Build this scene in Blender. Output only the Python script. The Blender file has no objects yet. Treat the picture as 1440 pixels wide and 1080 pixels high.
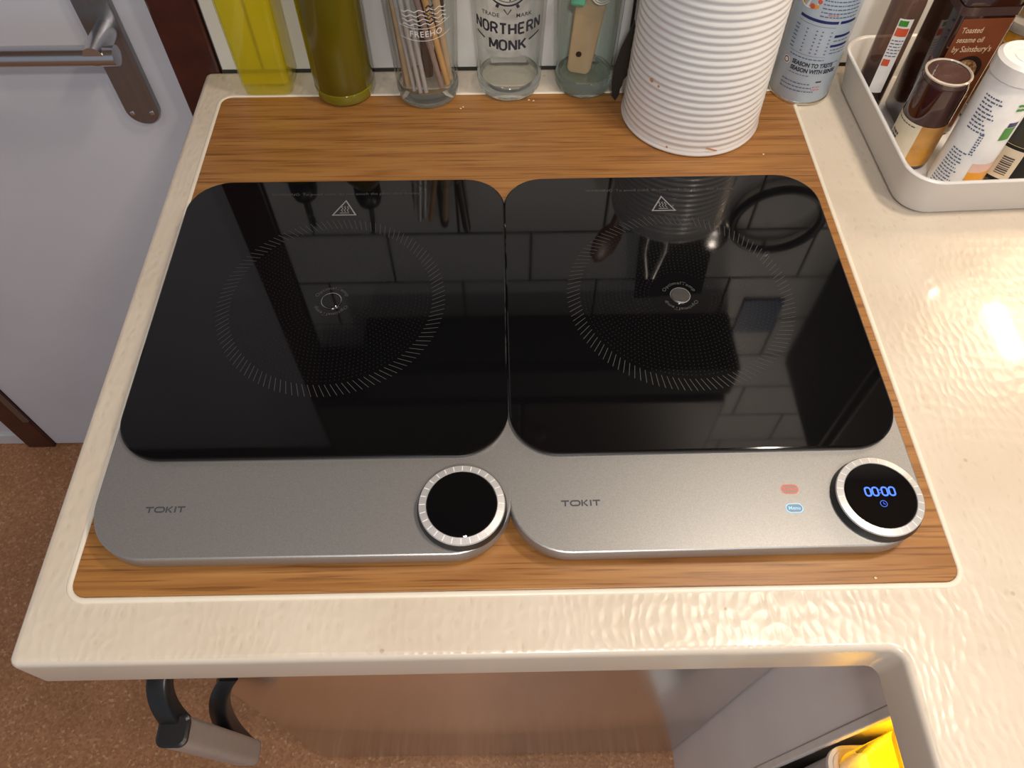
import bpy, bmesh, math, random
from mathutils import Vector, Matrix
random.seed(7)
PI = math.pi
S = bpy.context.scene
C = S.collection

# ------------------------------------------------------------------ camera, world, exposure
cam_d = bpy.data.cameras.new('camera'); cam = bpy.data.objects.new('camera', cam_d); C.objects.link(cam)
cam_d.sensor_width = 36.0; cam_d.lens = 1061.07 / 1440 * 36.0; cam_d.clip_start = 0.01
cam.matrix_world = Matrix.Translation((0.0036, -0.3786, 0.5037)) @ Matrix.Rotation(-0.01653, 4, 'Z') @ Matrix.Rotation(0.5834, 4, 'X') @ Matrix.Rotation(-0.0018, 4, 'Z')
S.camera = cam
w = bpy.data.worlds.new('world'); S.world = w; w.use_nodes = True
w.node_tree.nodes['Background'].inputs[0].default_value = (0.84, 0.89, 1.0, 1)
w.node_tree.nodes['Background'].inputs[1].default_value = 0.32
S.view_settings.view_transform = 'Standard'; S.view_settings.look = 'None'
S.view_settings.exposure = 0.0; S.view_settings.gamma = 1.0; S.view_settings.use_curve_mapping = False
S.cycles.transparent_max_bounces = 24

# ------------------------------------------------------------------ material helpers
def new_mat(name):
    m = bpy.data.materials.new(name); m.use_nodes = True
    nt = m.node_tree
    return m, nt, nt.nodes['Principled BSDF']
def pset(b, **k):
    names = {'col': 'Base Color', 'rough': 'Roughness', 'metal': 'Metallic', 'coat': 'Coat Weight', 'coatr': 'Coat Roughness',
             'trans': 'Transmission Weight', 'ior': 'IOR', 'spec': 'Specular IOR Level', 'ecol': 'Emission Color', 'estr': 'Emission Strength', 'alpha': 'Alpha', 'sss': 'Subsurface Weight'}
    for a, v in k.items():
        if a in ('col', 'ecol') and len(v) == 3: v = (*v, 1)
        b.inputs[names[a]].default_value = v
def N(nt, t, **k):
    n = nt.nodes.new(t)
    for a, v in k.items():
        if a.startswith('i_'):
            n.inputs[a[2:].replace('_', ' ')].default_value = v
        else: setattr(n, a, v)
    return n
def coords(nt, scale=(1, 1, 1), loc=(0, 0, 0)):
    t = N(nt, 'ShaderNodeTexCoord'); m = N(nt, 'ShaderNodeMapping')
    m.inputs['Scale'].default_value = scale; m.inputs['Location'].default_value = loc
    nt.links.new(t.outputs['Object'], m.inputs['Vector']); return m.outputs['Vector']
def ramp(nt, fac, stops):
    r = N(nt, 'ShaderNodeValToRGB'); e = r.color_ramp.elements
    e[0].position, e[0].color = stops[0][0], (*stops[0][1], 1)
    e[1].position, e[1].color = stops[-1][0], (*stops[-1][1], 1)
    for p, c in stops[1:-1]:
        q = e.new(p); q.color = (*c, 1)
    nt.links.new(fac, r.inputs['Fac']); return r.outputs['Color']
def bump(nt, b, h, strength=0.3, dist=0.001, prev=None):
    n = N(nt, 'ShaderNodeBump'); n.inputs['Strength'].default_value = strength; n.inputs['Distance'].default_value = dist
    nt.links.new(h, n.inputs['Height'])
    if prev is not None: nt.links.new(prev, n.inputs['Normal'])
    nt.links.new(n.outputs['Normal'], b.inputs['Normal']); return n.outputs['Normal']
def plain(name, col, rough=0.5, vary=0.06, scale=60, bstr=0.05, **k):
    m, nt, b = new_mat(name); pset(b, rough=rough, **k)
    no = N(nt, 'ShaderNodeTexNoise'); no.inputs['Scale'].default_value = scale; no.inputs['Detail'].default_value = 3
    nt.links.new(coords(nt), no.inputs['Vector'])
    lo = tuple(max(0, c * (1 - vary)) for c in col); hi = tuple(min(1, c * (1 + vary)) for c in col)
    nt.links.new(ramp(nt, no.outputs['Fac'], [(0.3, lo), (0.7, hi)]), b.inputs['Base Color'])
    if bstr: bump(nt, b, no.outputs['Fac'], bstr, 0.0006)
    return m
def thin_glass(name, tint=(0.95, 0.97, 0.96), ior=1.5, haze=0.0, hcol=(0.9, 0.9, 0.9)):
    m, nt, b = new_mat(name); nt.nodes.remove(b); out = nt.nodes['Material Output']
    lw = N(nt, 'ShaderNodeLayerWeight'); lw.inputs['Blend'].default_value = 0.5          # Schlick: F0 + (1-F0) * facing^5
    pw = N(nt, 'ShaderNodeMath', operation='POWER'); pw.inputs[1].default_value = 5.0; nt.links.new(lw.outputs['Facing'], pw.inputs[0])
    f0 = ((ior - 1) / (ior + 1)) ** 2
    fr = N(nt, 'ShaderNodeMath', operation='MULTIPLY_ADD'); fr.inputs[1].default_value = 1 - f0; fr.inputs[2].default_value = f0; nt.links.new(pw.outputs[0], fr.inputs[0])
    tr = N(nt, 'ShaderNodeBsdfTransparent'); tr.inputs['Color'].default_value = (*tint, 1)
    gl = N(nt, 'ShaderNodeBsdfGlossy'); gl.inputs['Roughness'].default_value = 0.02
    src = tr.outputs[0]
    if haze:
        di = N(nt, 'ShaderNodeBsdfDiffuse'); di.inputs['Color'].default_value = (*hcol, 1)
        tl = N(nt, 'ShaderNodeBsdfTranslucent'); tl.inputs['Color'].default_value = (*hcol, 1)
        m0 = N(nt, 'ShaderNodeMixShader'); m0.inputs[0].default_value = 0.5
        nt.links.new(di.outputs[0], m0.inputs[1]); nt.links.new(tl.outputs[0], m0.inputs[2])
        m1 = N(nt, 'ShaderNodeMixShader'); m1.inputs[0].default_value = haze
        nt.links.new(src, m1.inputs[1]); nt.links.new(m0.outputs[0], m1.inputs[2]); src = m1.outputs[0]
    mx = N(nt, 'ShaderNodeMixShader')
    nt.links.new(fr.outputs[0], mx.inputs[0]); nt.links.new(src, mx.inputs[1]); nt.links.new(gl.outputs[0], mx.inputs[2])
    nt.links.new(mx.outputs[0], out.inputs['Surface']); return m
def emis(name, col, strength):
    m, nt, b = new_mat(name); pset(b, col=(0.02, 0.02, 0.02), ecol=col, estr=strength, rough=0.4); return m

M = {}
# oak board: grain runs along x
def oak():
    m, nt, b = new_mat('oak_veneer'); pset(b, rough=0.42, coat=0.25, coatr=0.3)
    v = coords(nt, (3.0, 60, 20)); n1 = N(nt, 'ShaderNodeTexNoise'); n1.inputs['Scale'].default_value = 2.2; n1.inputs['Detail'].default_value = 8; n1.inputs['Distortion'].default_value = 0.7
    nt.links.new(v, n1.inputs['Vector'])
    v2 = coords(nt, (12, 520, 50)); n2 = N(nt, 'ShaderNodeTexNoise'); n2.inputs['Scale'].default_value = 1.0; n2.inputs['Detail'].default_value = 4
    nt.links.new(v2, n2.inputs['Vector'])
    c1 = ramp(nt, n1.outputs['Fac'], [(0.28, (0.245, 0.096, 0.022)), (0.48, (0.335, 0.147, 0.037)), (0.72, (0.40, 0.196, 0.054))])
    c2 = ramp(nt, n2.outputs['Fac'], [(0.33, (0.42, 0.33, 0.26)), (0.47, (1, 1, 1)), (0.7, (1.0, 1.0, 1.0))])
    mx = N(nt, 'ShaderNodeMix', data_type='RGBA', blend_type='MULTIPLY'); mx.inputs[0].default_value = 0.75
    nt.links.new(c1, mx.inputs[6]); nt.links.new(c2, mx.inputs[7]); nt.links.new(mx.outputs[2], b.inputs['Base Color'])
    bump(nt, b, n2.outputs['Fac'], 0.12, 0.0008); return m
M['oak'] = oak()
# cream moulded worktop with a rippled glaze
def worktop_mat():
    m, nt, b = new_mat('cream_gelcoat'); pset(b, rough=0.30, coat=0.4, coatr=0.07)
    v = coords(nt, (1, 1, 1)); nd = N(nt, 'ShaderNodeTexNoise'); nd.inputs['Scale'].default_value = 22; nd.inputs['Detail'].default_value = 3
    nt.links.new(v, nd.inputs['Vector'])
    mxv = N(nt, 'ShaderNodeMix', data_type='VECTOR'); mxv.inputs[0].default_value = 0.022
    nt.links.new(v, mxv.inputs[4]); nt.links.new(nd.outputs['Color'], mxv.inputs[5])
    wa = N(nt, 'ShaderNodeTexWave', wave_type='BANDS', bands_direction='X', wave_profile='SAW'); wa.inputs['Scale'].default_value = 30
    wa.inputs['Distortion'].default_value = 1.6; wa.inputs['Detail'].default_value = 2; wa.inputs['Detail Scale'].default_value = 1.6
    nt.links.new(mxv.outputs[1], wa.inputs['Vector'])
    vo = N(nt, 'ShaderNodeTexVoronoi', feature='SMOOTH_F1'); vo.inputs['Scale'].default_value = 120; vo.inputs['Randomness'].default_value = 0.55; vo.inputs['Smoothness'].default_value = 0.35
    mp = N(nt, 'ShaderNodeMapping'); mp.inputs['Scale'].default_value = (1.3, 0.72, 1); nt.links.new(mxv.outputs[1], mp.inputs['Vector']); nt.links.new(mp.outputs[0], vo.inputs['Vector'])
    ad = N(nt, 'ShaderNodeMath', operation='MULTIPLY_ADD'); ad.inputs[1].default_value = 0.35
    nt.links.new(wa.outputs['Fac'], ad.inputs[0]); nt.links.new(vo.outputs['Distance'], ad.inputs[2])
    nl = N(nt, 'ShaderNodeTexNoise'); nl.inputs['Scale'].default_value = 9; nl.inputs['Detail'].default_value = 4; nt.links.new(v, nl.inputs['Vector'])
    c1 = ramp(nt, nl.outputs['Fac'], [(0.3, (0.64, 0.555, 0.445)), (0.7, (0.71, 0.635, 0.53))])
    c2 = ramp(nt, ad.outputs[0], [(0.0, (0.80, 0.76, 0.68)), (0.4, (1, 1, 1)), (1, (1, 1, 1))])
    mx = N(nt, 'ShaderNodeMix', data_type='RGBA', blend_type='MULTIPLY'); mx.inputs[0].default_value = 0.6
    nt.links.new(c1, mx.inputs[6]); nt.links.new(c2, mx.inputs[7])
    # crumbs and grease specks
    sp = N(nt, 'ShaderNodeTexVoronoi', feature='F1'); sp.inputs['Scale'].default_value = 26; nt.links.new(v, sp.inputs['Vector'])
    c3 = ramp(nt, sp.outputs['Distance'], [(0.03, (0.35, 0.25, 0.14)), (0.05, (1, 1, 1))])
    mx2 = N(nt, 'ShaderNodeMix', data_type='RGBA', blend_type='MULTIPLY'); mx2.inputs[0].default_value = 0.35
    nt.links.new(mx.outputs[2], mx2.inputs[6]); nt.links.new(c3, mx2.inputs[7])
    nt.links.new(mx2.outputs[2], b.inputs['Base Color'])
    bump(nt, b, ad.outputs[0], 0.29, 0.0020); return m
M['worktop'] = worktop_mat()
M['worktop_edge'] = plain('cream_gelcoat_edge', (0.68, 0.605, 0.505), 0.3, vary=0.03, scale=12, bstr=0.02, coat=0.35, coatr=0.1)
def cork():
    m, nt, b = new_mat('cork_floor'); pset(b, rough=0.45)
    n = N(nt, 'ShaderNodeTexVoronoi', feature='F1'); n.inputs['Scale'].default_value = 260; v = coords(nt); nt.links.new(v, n.inputs['Vector'])
    n2 = N(nt, 'ShaderNodeTexNoise'); n2.inputs['Scale'].default_value = 5; n2.inputs['Detail'].default_value = 6; nt.links.new(v, n2.inputs['Vector'])
    sx = N(nt, 'ShaderNodeSeparateColor'); nt.links.new(n.outputs['Color'], sx.inputs[0])
    c1 = ramp(nt, sx.outputs[0], [(0.0, (0.38, 0.175, 0.08)), (0.5, (0.47, 0.225, 0.105)), (0.9, (0.53, 0.27, 0.13)), (1.0, (0.64, 0.39, 0.22))])
    c2 = ramp(nt, n2.outputs['Fac'], [(0.3, (0.78, 0.76, 0.74)), (0.7, (1, 1, 1))])
    mx = N(nt, 'ShaderNodeMix', data_type='RGBA', blend_type='MULTIPLY'); mx.inputs[0].default_value = 1
    nt.links.new(c1, mx.inputs[6]); nt.links.new(c2, mx.inputs[7]); nt.links.new(mx.outputs[2], b.inputs['Base Color'])
    bump(nt, b, n.outputs['Distance'], 0.15, 0.001); return m
M['cork'] = cork()
M['bar_grey'] = plain('grey_lacquered_bar', (0.46, 0.43, 0.41), 0.35, vary=0.05, metal=0.2)
def sparkle_metal():
    m, nt, b = new_mat('bead_blasted_metal'); pset(b, rough=0.42, metal=0.75)
    n = N(nt, 'ShaderNodeTexNoise'); n.inputs['Scale'].default_value = 1700; n.inputs['Detail'].default_value = 1; nt.links.new(coords(nt), n.inputs['Vector'])
    nt.links.new(ramp(nt, n.outputs['Fac'], [(0.3, (0.34, 0.34, 0.34)), (0.7, (0.42, 0.42, 0.42))]), b.inputs['Base Color'])
    bump(nt, b, n.outputs['Fac'], 0.08, 0.0002); return m
M['body'] = sparkle_metal()
def brushed(name, col, rough, sc=(4, 4, 500), metal=1.0):
    m, nt, b = new_mat(name); pset(b, rough=rough, metal=metal)
    n = N(nt, 'ShaderNodeTexNoise'); n.inputs['Scale'].default_value = 1; n.inputs['Detail'].default_value = 3; nt.links.new(coords(nt, sc), n.inputs['Vector'])
    nt.links.new(ramp(nt, n.outputs['Fac'], [(0.3, tuple(c * 0.9 for c in col)), (0.7, col)]), b.inputs['Base Color'])
    bump(nt, b, n.outputs['Fac'], 0.03, 0.0005); return m
M['steel'] = plain('brushed_steel_front', (0.76, 0.72, 0.70), 0.20, vary=0.04, scale=3, bstr=0.0, metal=1.0)
M['chrome'] = brushed('satin_nickel', (0.62, 0.62, 0.63), 0.25, (3, 300, 300))
M['plate_metal'] = brushed('dull_nickel_plate', (0.32, 0.31, 0.31), 0.38, (300, 300, 4))
M['sensor_metal'] = brushed('dark_satin_metal', (0.17, 0.17, 0.17), 0.4, (200, 200, 200))
M['dial'] = brushed('satin_aluminium', (0.66, 0.66, 0.67), 0.4, (200, 200, 200), 0.5)
m, nt, b = new_mat('black_glass'); pset(b, col=(0.0035, 0.0035, 0.004), rough=0.035, ior=1.52)
n = N(nt, 'ShaderNodeTexNoise'); n.inputs['Scale'].default_value = 14; nt.links.new(coords(nt), n.inputs['Vector'])
nt.links.new(ramp(nt, n.outputs['Fac'], [(0.35, (0.03, 0.03, 0.03)), (0.7, (0.055, 0.055, 0.055))]), b.inputs['Roughness']); M['glass_black'] = m
M['print_grey'] = plain('grey_print', (0.055, 0.055, 0.058), 0.6, bstr=0)
M['print_dim'] = plain('dim_grey_print', (0.016, 0.016, 0.017), 0.6, bstr=0)
M['print_tri'] = plain('pale_grey_print', (0.22, 0.22, 0.23), 0.6, bstr=0)
M['logo'] = plain('dark_slate_print', (0.055, 0.06, 0.075), 0.45, bstr=0)
M['black'] = plain('black_plastic', (0.012, 0.012, 0.013), 0.35)
M['soft_black'] = plain('matt_black', (0.006, 0.006, 0.006), 0.8)
M['white_tick'] = plain('white_tick', (0.92, 0.92, 0.92), 0.4, bstr=0)
M['blue_light'] = emis('blue_display', (0.02, 0.16, 1.0), 1.0)
M['blue_core'] = emis('bright_blue_display', (0.045, 0.20, 1.0), 1.5)
M['menu_light'] = emis('pale_blue_backlight', (0.42, 0.72, 1.0), 1.2)
M['timer_light'] = emis('coral_backlight', (1.0, 0.17, 0.10), 0.95)
M['timer_dim'] = plain('coral_key_face', (0.33, 0.24, 0.22), 0.5, bstr=0); M['menu_dim'] = plain('blue_key_face', (0.20, 0.29, 0.36), 0.5, bstr=0)
M['tile'] = plain('white_glazed_tile', (0.74, 0.735, 0.72), 0.42, vary=0.03, scale=8, bstr=0.03)
M['grout'] = plain('dark_grout', (0.06, 0.055, 0.05), 0.9)
M['door'] = plain('white_door_paint', (0.65, 0.655, 0.70), 0.5, vary=0.03, scale=6, bstr=0.02)
M['frame'] = plain('oxblood_varnish', (0.05, 0.0085, 0.006), 0.3, vary=0.3, scale=30, coat=0.3)
M['wall_white'] = plain('white_panel_paint', (0.66, 0.66, 0.68), 0.5, vary=0.03, scale=6)
M['ceiling'] = plain('ceiling_wood', (0.30, 0.17, 0.09), 0.5, vary=0.2, scale=12)
M['dark_wood'] = plain('dark_wood', (0.022, 0.009, 0.006), 0.5, vary=0.3, scale=20)
M['cab_grey'] = plain('pale_grey_laminate', (0.84, 0.82, 0.81), 0.35, vary=0.03, scale=10)
M['cab_white'] = plain('white_melamine', (0.78, 0.76, 0.72), 0.4, vary=0.03)
M['white_enamel'] = plain('white_enamel', (0.80, 0.79, 0.78), 0.3, vary=0.02, scale=20, bstr=0.02, coat=0.3)
M['tray'] = plain('white_tray_plastic', (0.74, 0.735, 0.74), 0.28, vary=0.02, scale=15, bstr=0.02)
M['glass_clear'] = thin_glass('clear_glass', (0.982, 0.988, 0.982))
M['glass_green'] = thin_glass('green_tinted_glass', (0.945, 0.968, 0.952))
m, nt, b = new_mat('thick_glass_base'); pset(b, col=(0.93, 0.97, 0.95), rough=0.02, trans=0.95, ior=1.45); M['glass_base'] = m
m, nt, b = new_mat('thick_green_glass_base'); pset(b, col=(0.76, 0.88, 0.83), rough=0.03, trans=0.92, ior=1.45); M['glass_base_green'] = m
M['yellow_oil'] = thin_glass('yellow_oil', (0.985, 0.945, 0.30), 1.4, 0.30, (1.0, 0.88, 0.03))
M['yellow_base'] = thin_glass('pale_yellow_glass', (0.98, 0.97, 0.72), 1.5, 0.12, (0.9, 0.85, 0.15))
m, nt, b = new_mat('olive_oil_bottle'); pset(b, col=(0.135, 0.105, 0.003), rough=0.2, coat=0.4, coatr=0.05); 
n = N(nt, 'ShaderNodeTexNoise'); n.inputs['Scale'].default_value = 30; nt.links.new(coords(nt, (1, 1, 0.15)), n.inputs['Vector'])
nt.links.new(ramp(nt, n.outputs['Fac'], [(0.35, (0.10, 0.070, 0.0015)), (0.7, (0.13, 0.102, 0.003))]), b.inputs['Base Color']); M['olive'] = m
M['olive_base'] = plain('olive_glass_base', (0.20, 0.185, 0.01), 0.1, coat=0.8)
M['wood_pale'] = plain('pale_beech', (0.60, 0.43, 0.27), 0.55, vary=0.12, scale=25)
M['wood_stick'] = plain('bamboo', (0.62, 0.36, 0.14), 0.5, vary=0.1)
M['wood_stick2'] = plain('pale_bamboo', (0.55, 0.40, 0.25), 0.5, vary=0.1)
M['mauve_stick'] = plain('mauve_lacquer', (0.30, 0.21, 0.19), 0.35, vary=0.1)
M['brown_stick'] = plain('brown_lacquer', (0.05, 0.025, 0.015), 0.4)
M['mint'] = plain('mint_plastic', (0.16, 0.60, 0.40), 0.4)
M['bristle'] = plain('white_bristle', (0.75, 0.74, 0.70), 0.6)
M['knife_black'] = plain('blackened_blade', (0.018, 0.017, 0.013), 0.38)
M['copper_wood'] = plain('brown_handle_wood', (0.20, 0.085, 0.045), 0.4, vary=0.15, scale=40)
M['salt_blue'] = plain('pale_blue_print', (0.46, 0.56, 0.67), 0.3, vary=0.02, bstr=0, metal=0.0)
M['navy'] = plain('navy_print', (0.012, 0.018, 0.13), 0.4, bstr=0)
M['ink'] = plain('dark_ink', (0.03, 0.035, 0.05), 0.5, bstr=0)
M['ink_blue'] = plain('blue_grey_ink', (0.10, 0.14, 0.24), 0.5, bstr=0)
M['ink_pink'] = plain('pink_ink', (0.60, 0.16, 0.16), 0.5, bstr=0)
M['tin_edge'] = brushed('tin_seam', (0.75, 0.72, 0.62), 0.25)
M['white_label'] = plain('white_label', (0.80, 0.79, 0.78), 0.4, bstr=0)
M['red_print'] = plain('red_print', (0.55, 0.05, 0.03), 0.4, bstr=0)
M['orange_red'] = plain('orange_red_print', (0.62, 0.10, 0.04), 0.4, bstr=0)
M['green_print'] = plain('green_print', (0.05, 0.26, 0.03), 0.4, bstr=0)
M['sesame_side'] = plain('dark_brown_bottle', (0.030, 0.009, 0.005), 0.12, coat=0.7)
M['sesame_label'] = plain('russet_label', (0.20, 0.055, 0.022), 0.35, vary=0.1, bstr=0)
M['cream_print'] = plain('cream_print', (0.70, 0.52, 0.36), 0.4, bstr=0)
def seeds():
    m, nt, b = new_mat('sesame_seed_print'); pset(b, rough=0.4)
    n = N(nt, 'ShaderNodeTexVoronoi'); n.inputs['Scale'].default_value = 420; nt.links.new(coords(nt), n.inputs['Vector'])
    nt.links.new(ramp(nt, n.outputs['Distance'], [(0.1, (0.62, 0.40, 0.22)), (0.45, (0.40, 0.22, 0.10)), (0.8, (0.10, 0.04, 0.02))]), b.inputs['Base Color']); return m
M['seeds'] = seeds()
M['syrup'] = plain('dark_brown_syrup', (0.035, 0.006, 0.004), 0.08, coat=0.9)
M['amber'] = plain('amber_liquid', (0.52, 0.24, 0.02), 0.15, vary=0.2, coat=0.6)
M['cream_label'] = plain('cream_label', (0.68, 0.60, 0.45), 0.45, bstr=0)
M['amber_label'] = plain('honey_label', (0.48, 0.24, 0.06), 0.45, vary=0.15, bstr=0)
M['gold_cap'] = plain('gold_beige_cap', (0.52, 0.38, 0.17), 0.35, bstr=0)
M['lid_glassy'] = plain('grey_brown_lid', (0.075, 0.042, 0.038), 0.15, coat=0.5)
M['rim_clear'] = plain('pale_clear_rim', (0.55, 0.48, 0.40), 0.15, coat=0.6)
M['orange_print'] = plain('orange_print', (0.80, 0.36, 0.03), 0.4, bstr=0)
M['peach_print'] = plain('peach_print', (0.80, 0.52, 0.44), 0.4, bstr=0)
M['dark_green'] = plain('dark_green_bottle', (0.010, 0.013, 0.005), 0.08, coat=0.9)
M['yellow_tub'] = thin_glass('yellow_translucent_plastic', (0.95, 0.7, 0.03), 1.4, 0.93, (0.98, 0.80, 0.05))
M['grey_tub'] = plain('grey_tub_plastic', (0.50, 0.47, 0.48), 0.35, vary=0.08, scale=15)
M['sealant'] = plain('white_sealant', (0.80, 0.74, 0.62), 0.3, vary=0.03)
M['lamp_glow'] = emis('warm_lamp_glow', (1.0, 0.78, 0.5), 6.0)
M['grease'] = plain('rust_stain', (0.62, 0.32, 0.16), 0.5, bstr=0)
M['crumb'] = plain('crumb', (0.78, 0.66, 0.45), 0.7)
M['blue_card'] = plain('blue_card', (0.10, 0.16, 0.30), 0.4)

# ------------------------------------------------------------------ mesh helpers
def obj(name, bm, mat, parent=None, smooth=False, ang=40, flat_up=False):
    me = bpy.data.meshes.new(name)
    if isinstance(bm, bmesh.types.BMesh): bmesh.ops.recalc_face_normals(bm, faces=bm.faces); bm.to_mesh(me); bm.free()
    else: me = bm; me.name = name
    o = bpy.data.objects.new(name, me); C.objects.link(o)
    if mat is not None: me.materials.append(M[mat] if isinstance(mat, str) else mat)
    if parent is not None: o.parent = parent
    if smooth:
        for p in me.polygons: p.use_smooth = True
        try: me.set_sharp_from_angle(angle=math.radians(ang))
        except Exception: pass
        for p in me.polygons:
            if p.loop_total > 12 or (flat_up and p.normal.z > 0.9999): p.use_smooth = False
    return o
def tag(o, label=None, cat=None, group=None, kind=None):
    if label: o['label'] = label
    if cat: o['category'] = cat
    if group: o['group'] = group
    if kind: o['kind'] = kind
    return o
def thing(name, label, cat, loc=(0, 0, 0), rz=0, group=None, rot=None):
    o = bpy.data.objects.new(name, None); C.objects.link(o); o.location = loc; o.rotation_euler = rot or (0, 0, rz); o.empty_display_size = 0.02
    return tag(o, label, cat, group)
def box(x0, x1, y0, y1, z0, z1, bev=0.0, seg=2, bm=None):
    bm = bm or bmesh.new()
    t = bmesh.new(); bmesh.ops.create_cube(t, size=1)
    for v in t.verts: v.co = Vector(((x0 + x1) / 2 + v.co.x * (x1 - x0), (y0 + y1) / 2 + v.co.y * (y1 - y0), (z0 + z1) / 2 + v.co.z * (z1 - z0)))
    if bev: bmesh.ops.bevel(t, geom=t.edges[:], offset=bev, segments=seg, profile=0.5, affect='EDGES')
    me = bpy.data.meshes.new('t'); t.to_mesh(me); t.free(); bm.from_mesh(me); bpy.data.meshes.remove(me); return bm
def rrect(x0, x1, y0, y1, r, n=8):
    if not isinstance(r, (tuple, list)): r = (r,) * 4     # order: x1y1, x0y1, x0y0, x1y0
    pts = []
    for (cx, cy, a, q) in ((x1, y1, 0, r[0]), (x0, y1, 90, r[1]), (x0, y0, 180, r[2]), (x1, y0, 270, r[3])):
        sx = -1 if cx == x1 else 1; sy = -1 if cy == y1 else 1
        for k in range(n + 1):
            t = math.radians(a + 90 * k / n); pts.append((cx + sx * q + q * math.cos(t), cy + sy * q + q * math.sin(t)))
    return pts
def loft(rings, bm=None, cap0=True, cap1=True, closed=True):
    bm = bm or bmesh.new(); vs = [[bm.verts.new(p) for p in r] for r in rings]; n = len(rings[0])
    for a, b2 in zip(vs, vs[1:]):
        for i in range(n if closed else n - 1): bm.faces.new((a[i], a[(i + 1) % n], b2[(i + 1) % n], b2[i]))
    if cap0: bm.faces.new(vs[0][::-1])
    if cap1: bm.faces.new(vs[-1])
    return bm
def prism(pts, z0, z1, bev=0.0, bm=None, seg=2):
    """outline extruded in z with a rounded top (and bottom) edge"""
    c = Vector((sum(p[0] for p in pts) / len(pts), sum(p[1] for p in pts) / len(pts)))
    n = len(pts); nor = []
    for i in range(n):
        a = Vector(pts[i - 1]); b2 = Vector(pts[(i + 1) % n]); t = (b2 - a).normalized(); nor.append(Vector((t.y, -t.x)))
    def ring(ins, z): return [(p[0] - q.x * ins, p[1] - q.y * ins, z) for p, q in zip(pts, nor)]
    rs = []
    if bev:
        for k in range(seg + 1): t = PI / 2 * k / seg; rs.append(ring(bev * (1 - math.sin(t)), z0 + bev * (1 - math.cos(t))))
        for k in range(seg + 1): t = PI / 2 * k / seg; rs.append(ring(bev * (1 - math.cos(t)), z1 - bev * (1 - math.sin(t))))
    else: rs = [ring(0, z0), ring(0, z1)]
    return loft(rs, bm)
def lathe(prof, n=48, c=(0, 0), bm=None, cap0=True, cap1=True, sx=1, sy=1):
    rs = [[(c[0] + r * sx * math.cos(2 * PI * k / n), c[1] + r * sy * math.sin(2 * PI * k / n), z) for k in range(n)] for r, z in prof]
    return loft(rs, bm, cap0, cap1)
def tube(path, r, n=10, bm=None, caps=True):
    path = [Vector(p) for p in path]; rs = []
    up = Vector((0, 0, 1))
    for i, p in enumerate(path):
        t = (path[min(i + 1, len(path) - 1)] - path[max(i - 1, 0)]).normalized()
        u = t.cross(up if abs(t.z) < 0.95 else Vector((1, 0, 0))).normalized(); v = u.cross(t)
        q = r[i] if isinstance(r, (list, tuple)) else r
        rs.append([p + (u * math.cos(2 * PI * k / n) + v * math.sin(2 * PI * k / n)) * q for k in range(n)])
    return loft(rs, bm, caps, caps)
def bez(p0, p1, p2, n=10):
    p0, p1, p2 = Vector(p0), Vector(p1), Vector(p2)
    return [p0 * (1 - t) ** 2 + p1 * 2 * t * (1 - t) + p2 * t * t for t in [k / n for k in range(n + 1)]]
def text_bm(s, size=1.0, sx=1.0, bold=0.0, align='CENTER', res=3, spacing=1.0):
    cu = bpy.data.curves.new('t', 'FONT'); cu.body = s; cu.size = size; cu.align_x = align; cu.align_y = 'CENTER'; cu.resolution_u = res; cu.offset = bold; cu.space_character = spacing
    o = bpy.data.objects.new('t', cu); C.objects.link(o)
    dg = bpy.context.evaluated_depsgraph_get(); me = bpy.data.meshes.new_from_object(o.evaluated_get(dg))
    bm = bmesh.new(); bm.from_mesh(me); bpy.data.meshes.remove(me); bpy.data.objects.remove(o); bpy.data.curves.remove(cu)
    for v in bm.verts: v.co.x *= sx
    return bm
def merge(bm, t):
    me = bpy.data.meshes.new('t'); t.to_mesh(me); t.free(); bm.from_mesh(me); bpy.data.meshes.remove(me); return bm
def move(bm, f):
    for v in bm.verts: v.co = Vector(f(v.co))
    return bm
def strokes(segs, wd, z=0.0, bm=None):
    """flat strips along 2D polylines"""
    bm = bm or bmesh.new()
    for pl in segs:
        pl = [Vector(p) for p in pl]; n = len(pl); L = []; R = []
        clo = (pl[0] - pl[-1]).length < 1e-9
        for i, p in enumerate(pl):
            a = pl[i - 1] if i else (pl[-2] if clo else pl[0]); b2 = pl[i + 1] if i < n - 1 else (pl[1] if clo else pl[-1])
            t = (b2 - a).normalized(); nn = Vector((-t.y, t.x)) * wd / 2
            L.append(bm.verts.new((p.x + nn.x, p.y + nn.y, z))); R.append(bm.verts.new((p.x - nn.x, p.y - nn.y, z)))
        for i in range(n - 1): bm.faces.new((L[i], R[i], R[i + 1], L[i + 1]))
    return bm
def arc(cx, cy, r, a0, a1, n=24, ry=None):
    return [(cx + r * math.cos(math.radians(a0 + (a1 - a0) * k / n)), cy + (ry or r) * math.sin(math.radians(a0 + (a1 - a0) * k / n))) for k in range(n + 1)]
def subdiv(bm, maxlen):
    for _ in range(4):
        es = [e for e in bm.edges if e.calc_length() > maxlen]
        if not es: break
        bmesh.ops.subdivide_edges(bm, edges=es, cuts=1)
    return bm
def wrap(bm, R, off=0.0002, a0=0.0, z0=0.0, cx=0, cy=0):
    """flat (s, h) artwork -> round a vertical cylinder; a0 = facing angle from -y towards +x. R may be a function of height"""
    def f(co):
        r = (R(z0 + co.y) if callable(R) else R); a = a0 + co.x / r
        return (cx + (r + off) * math.sin(a), cy - (r + off) * math.cos(a), z0 + co.y)
    return move(bm, f)
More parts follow.
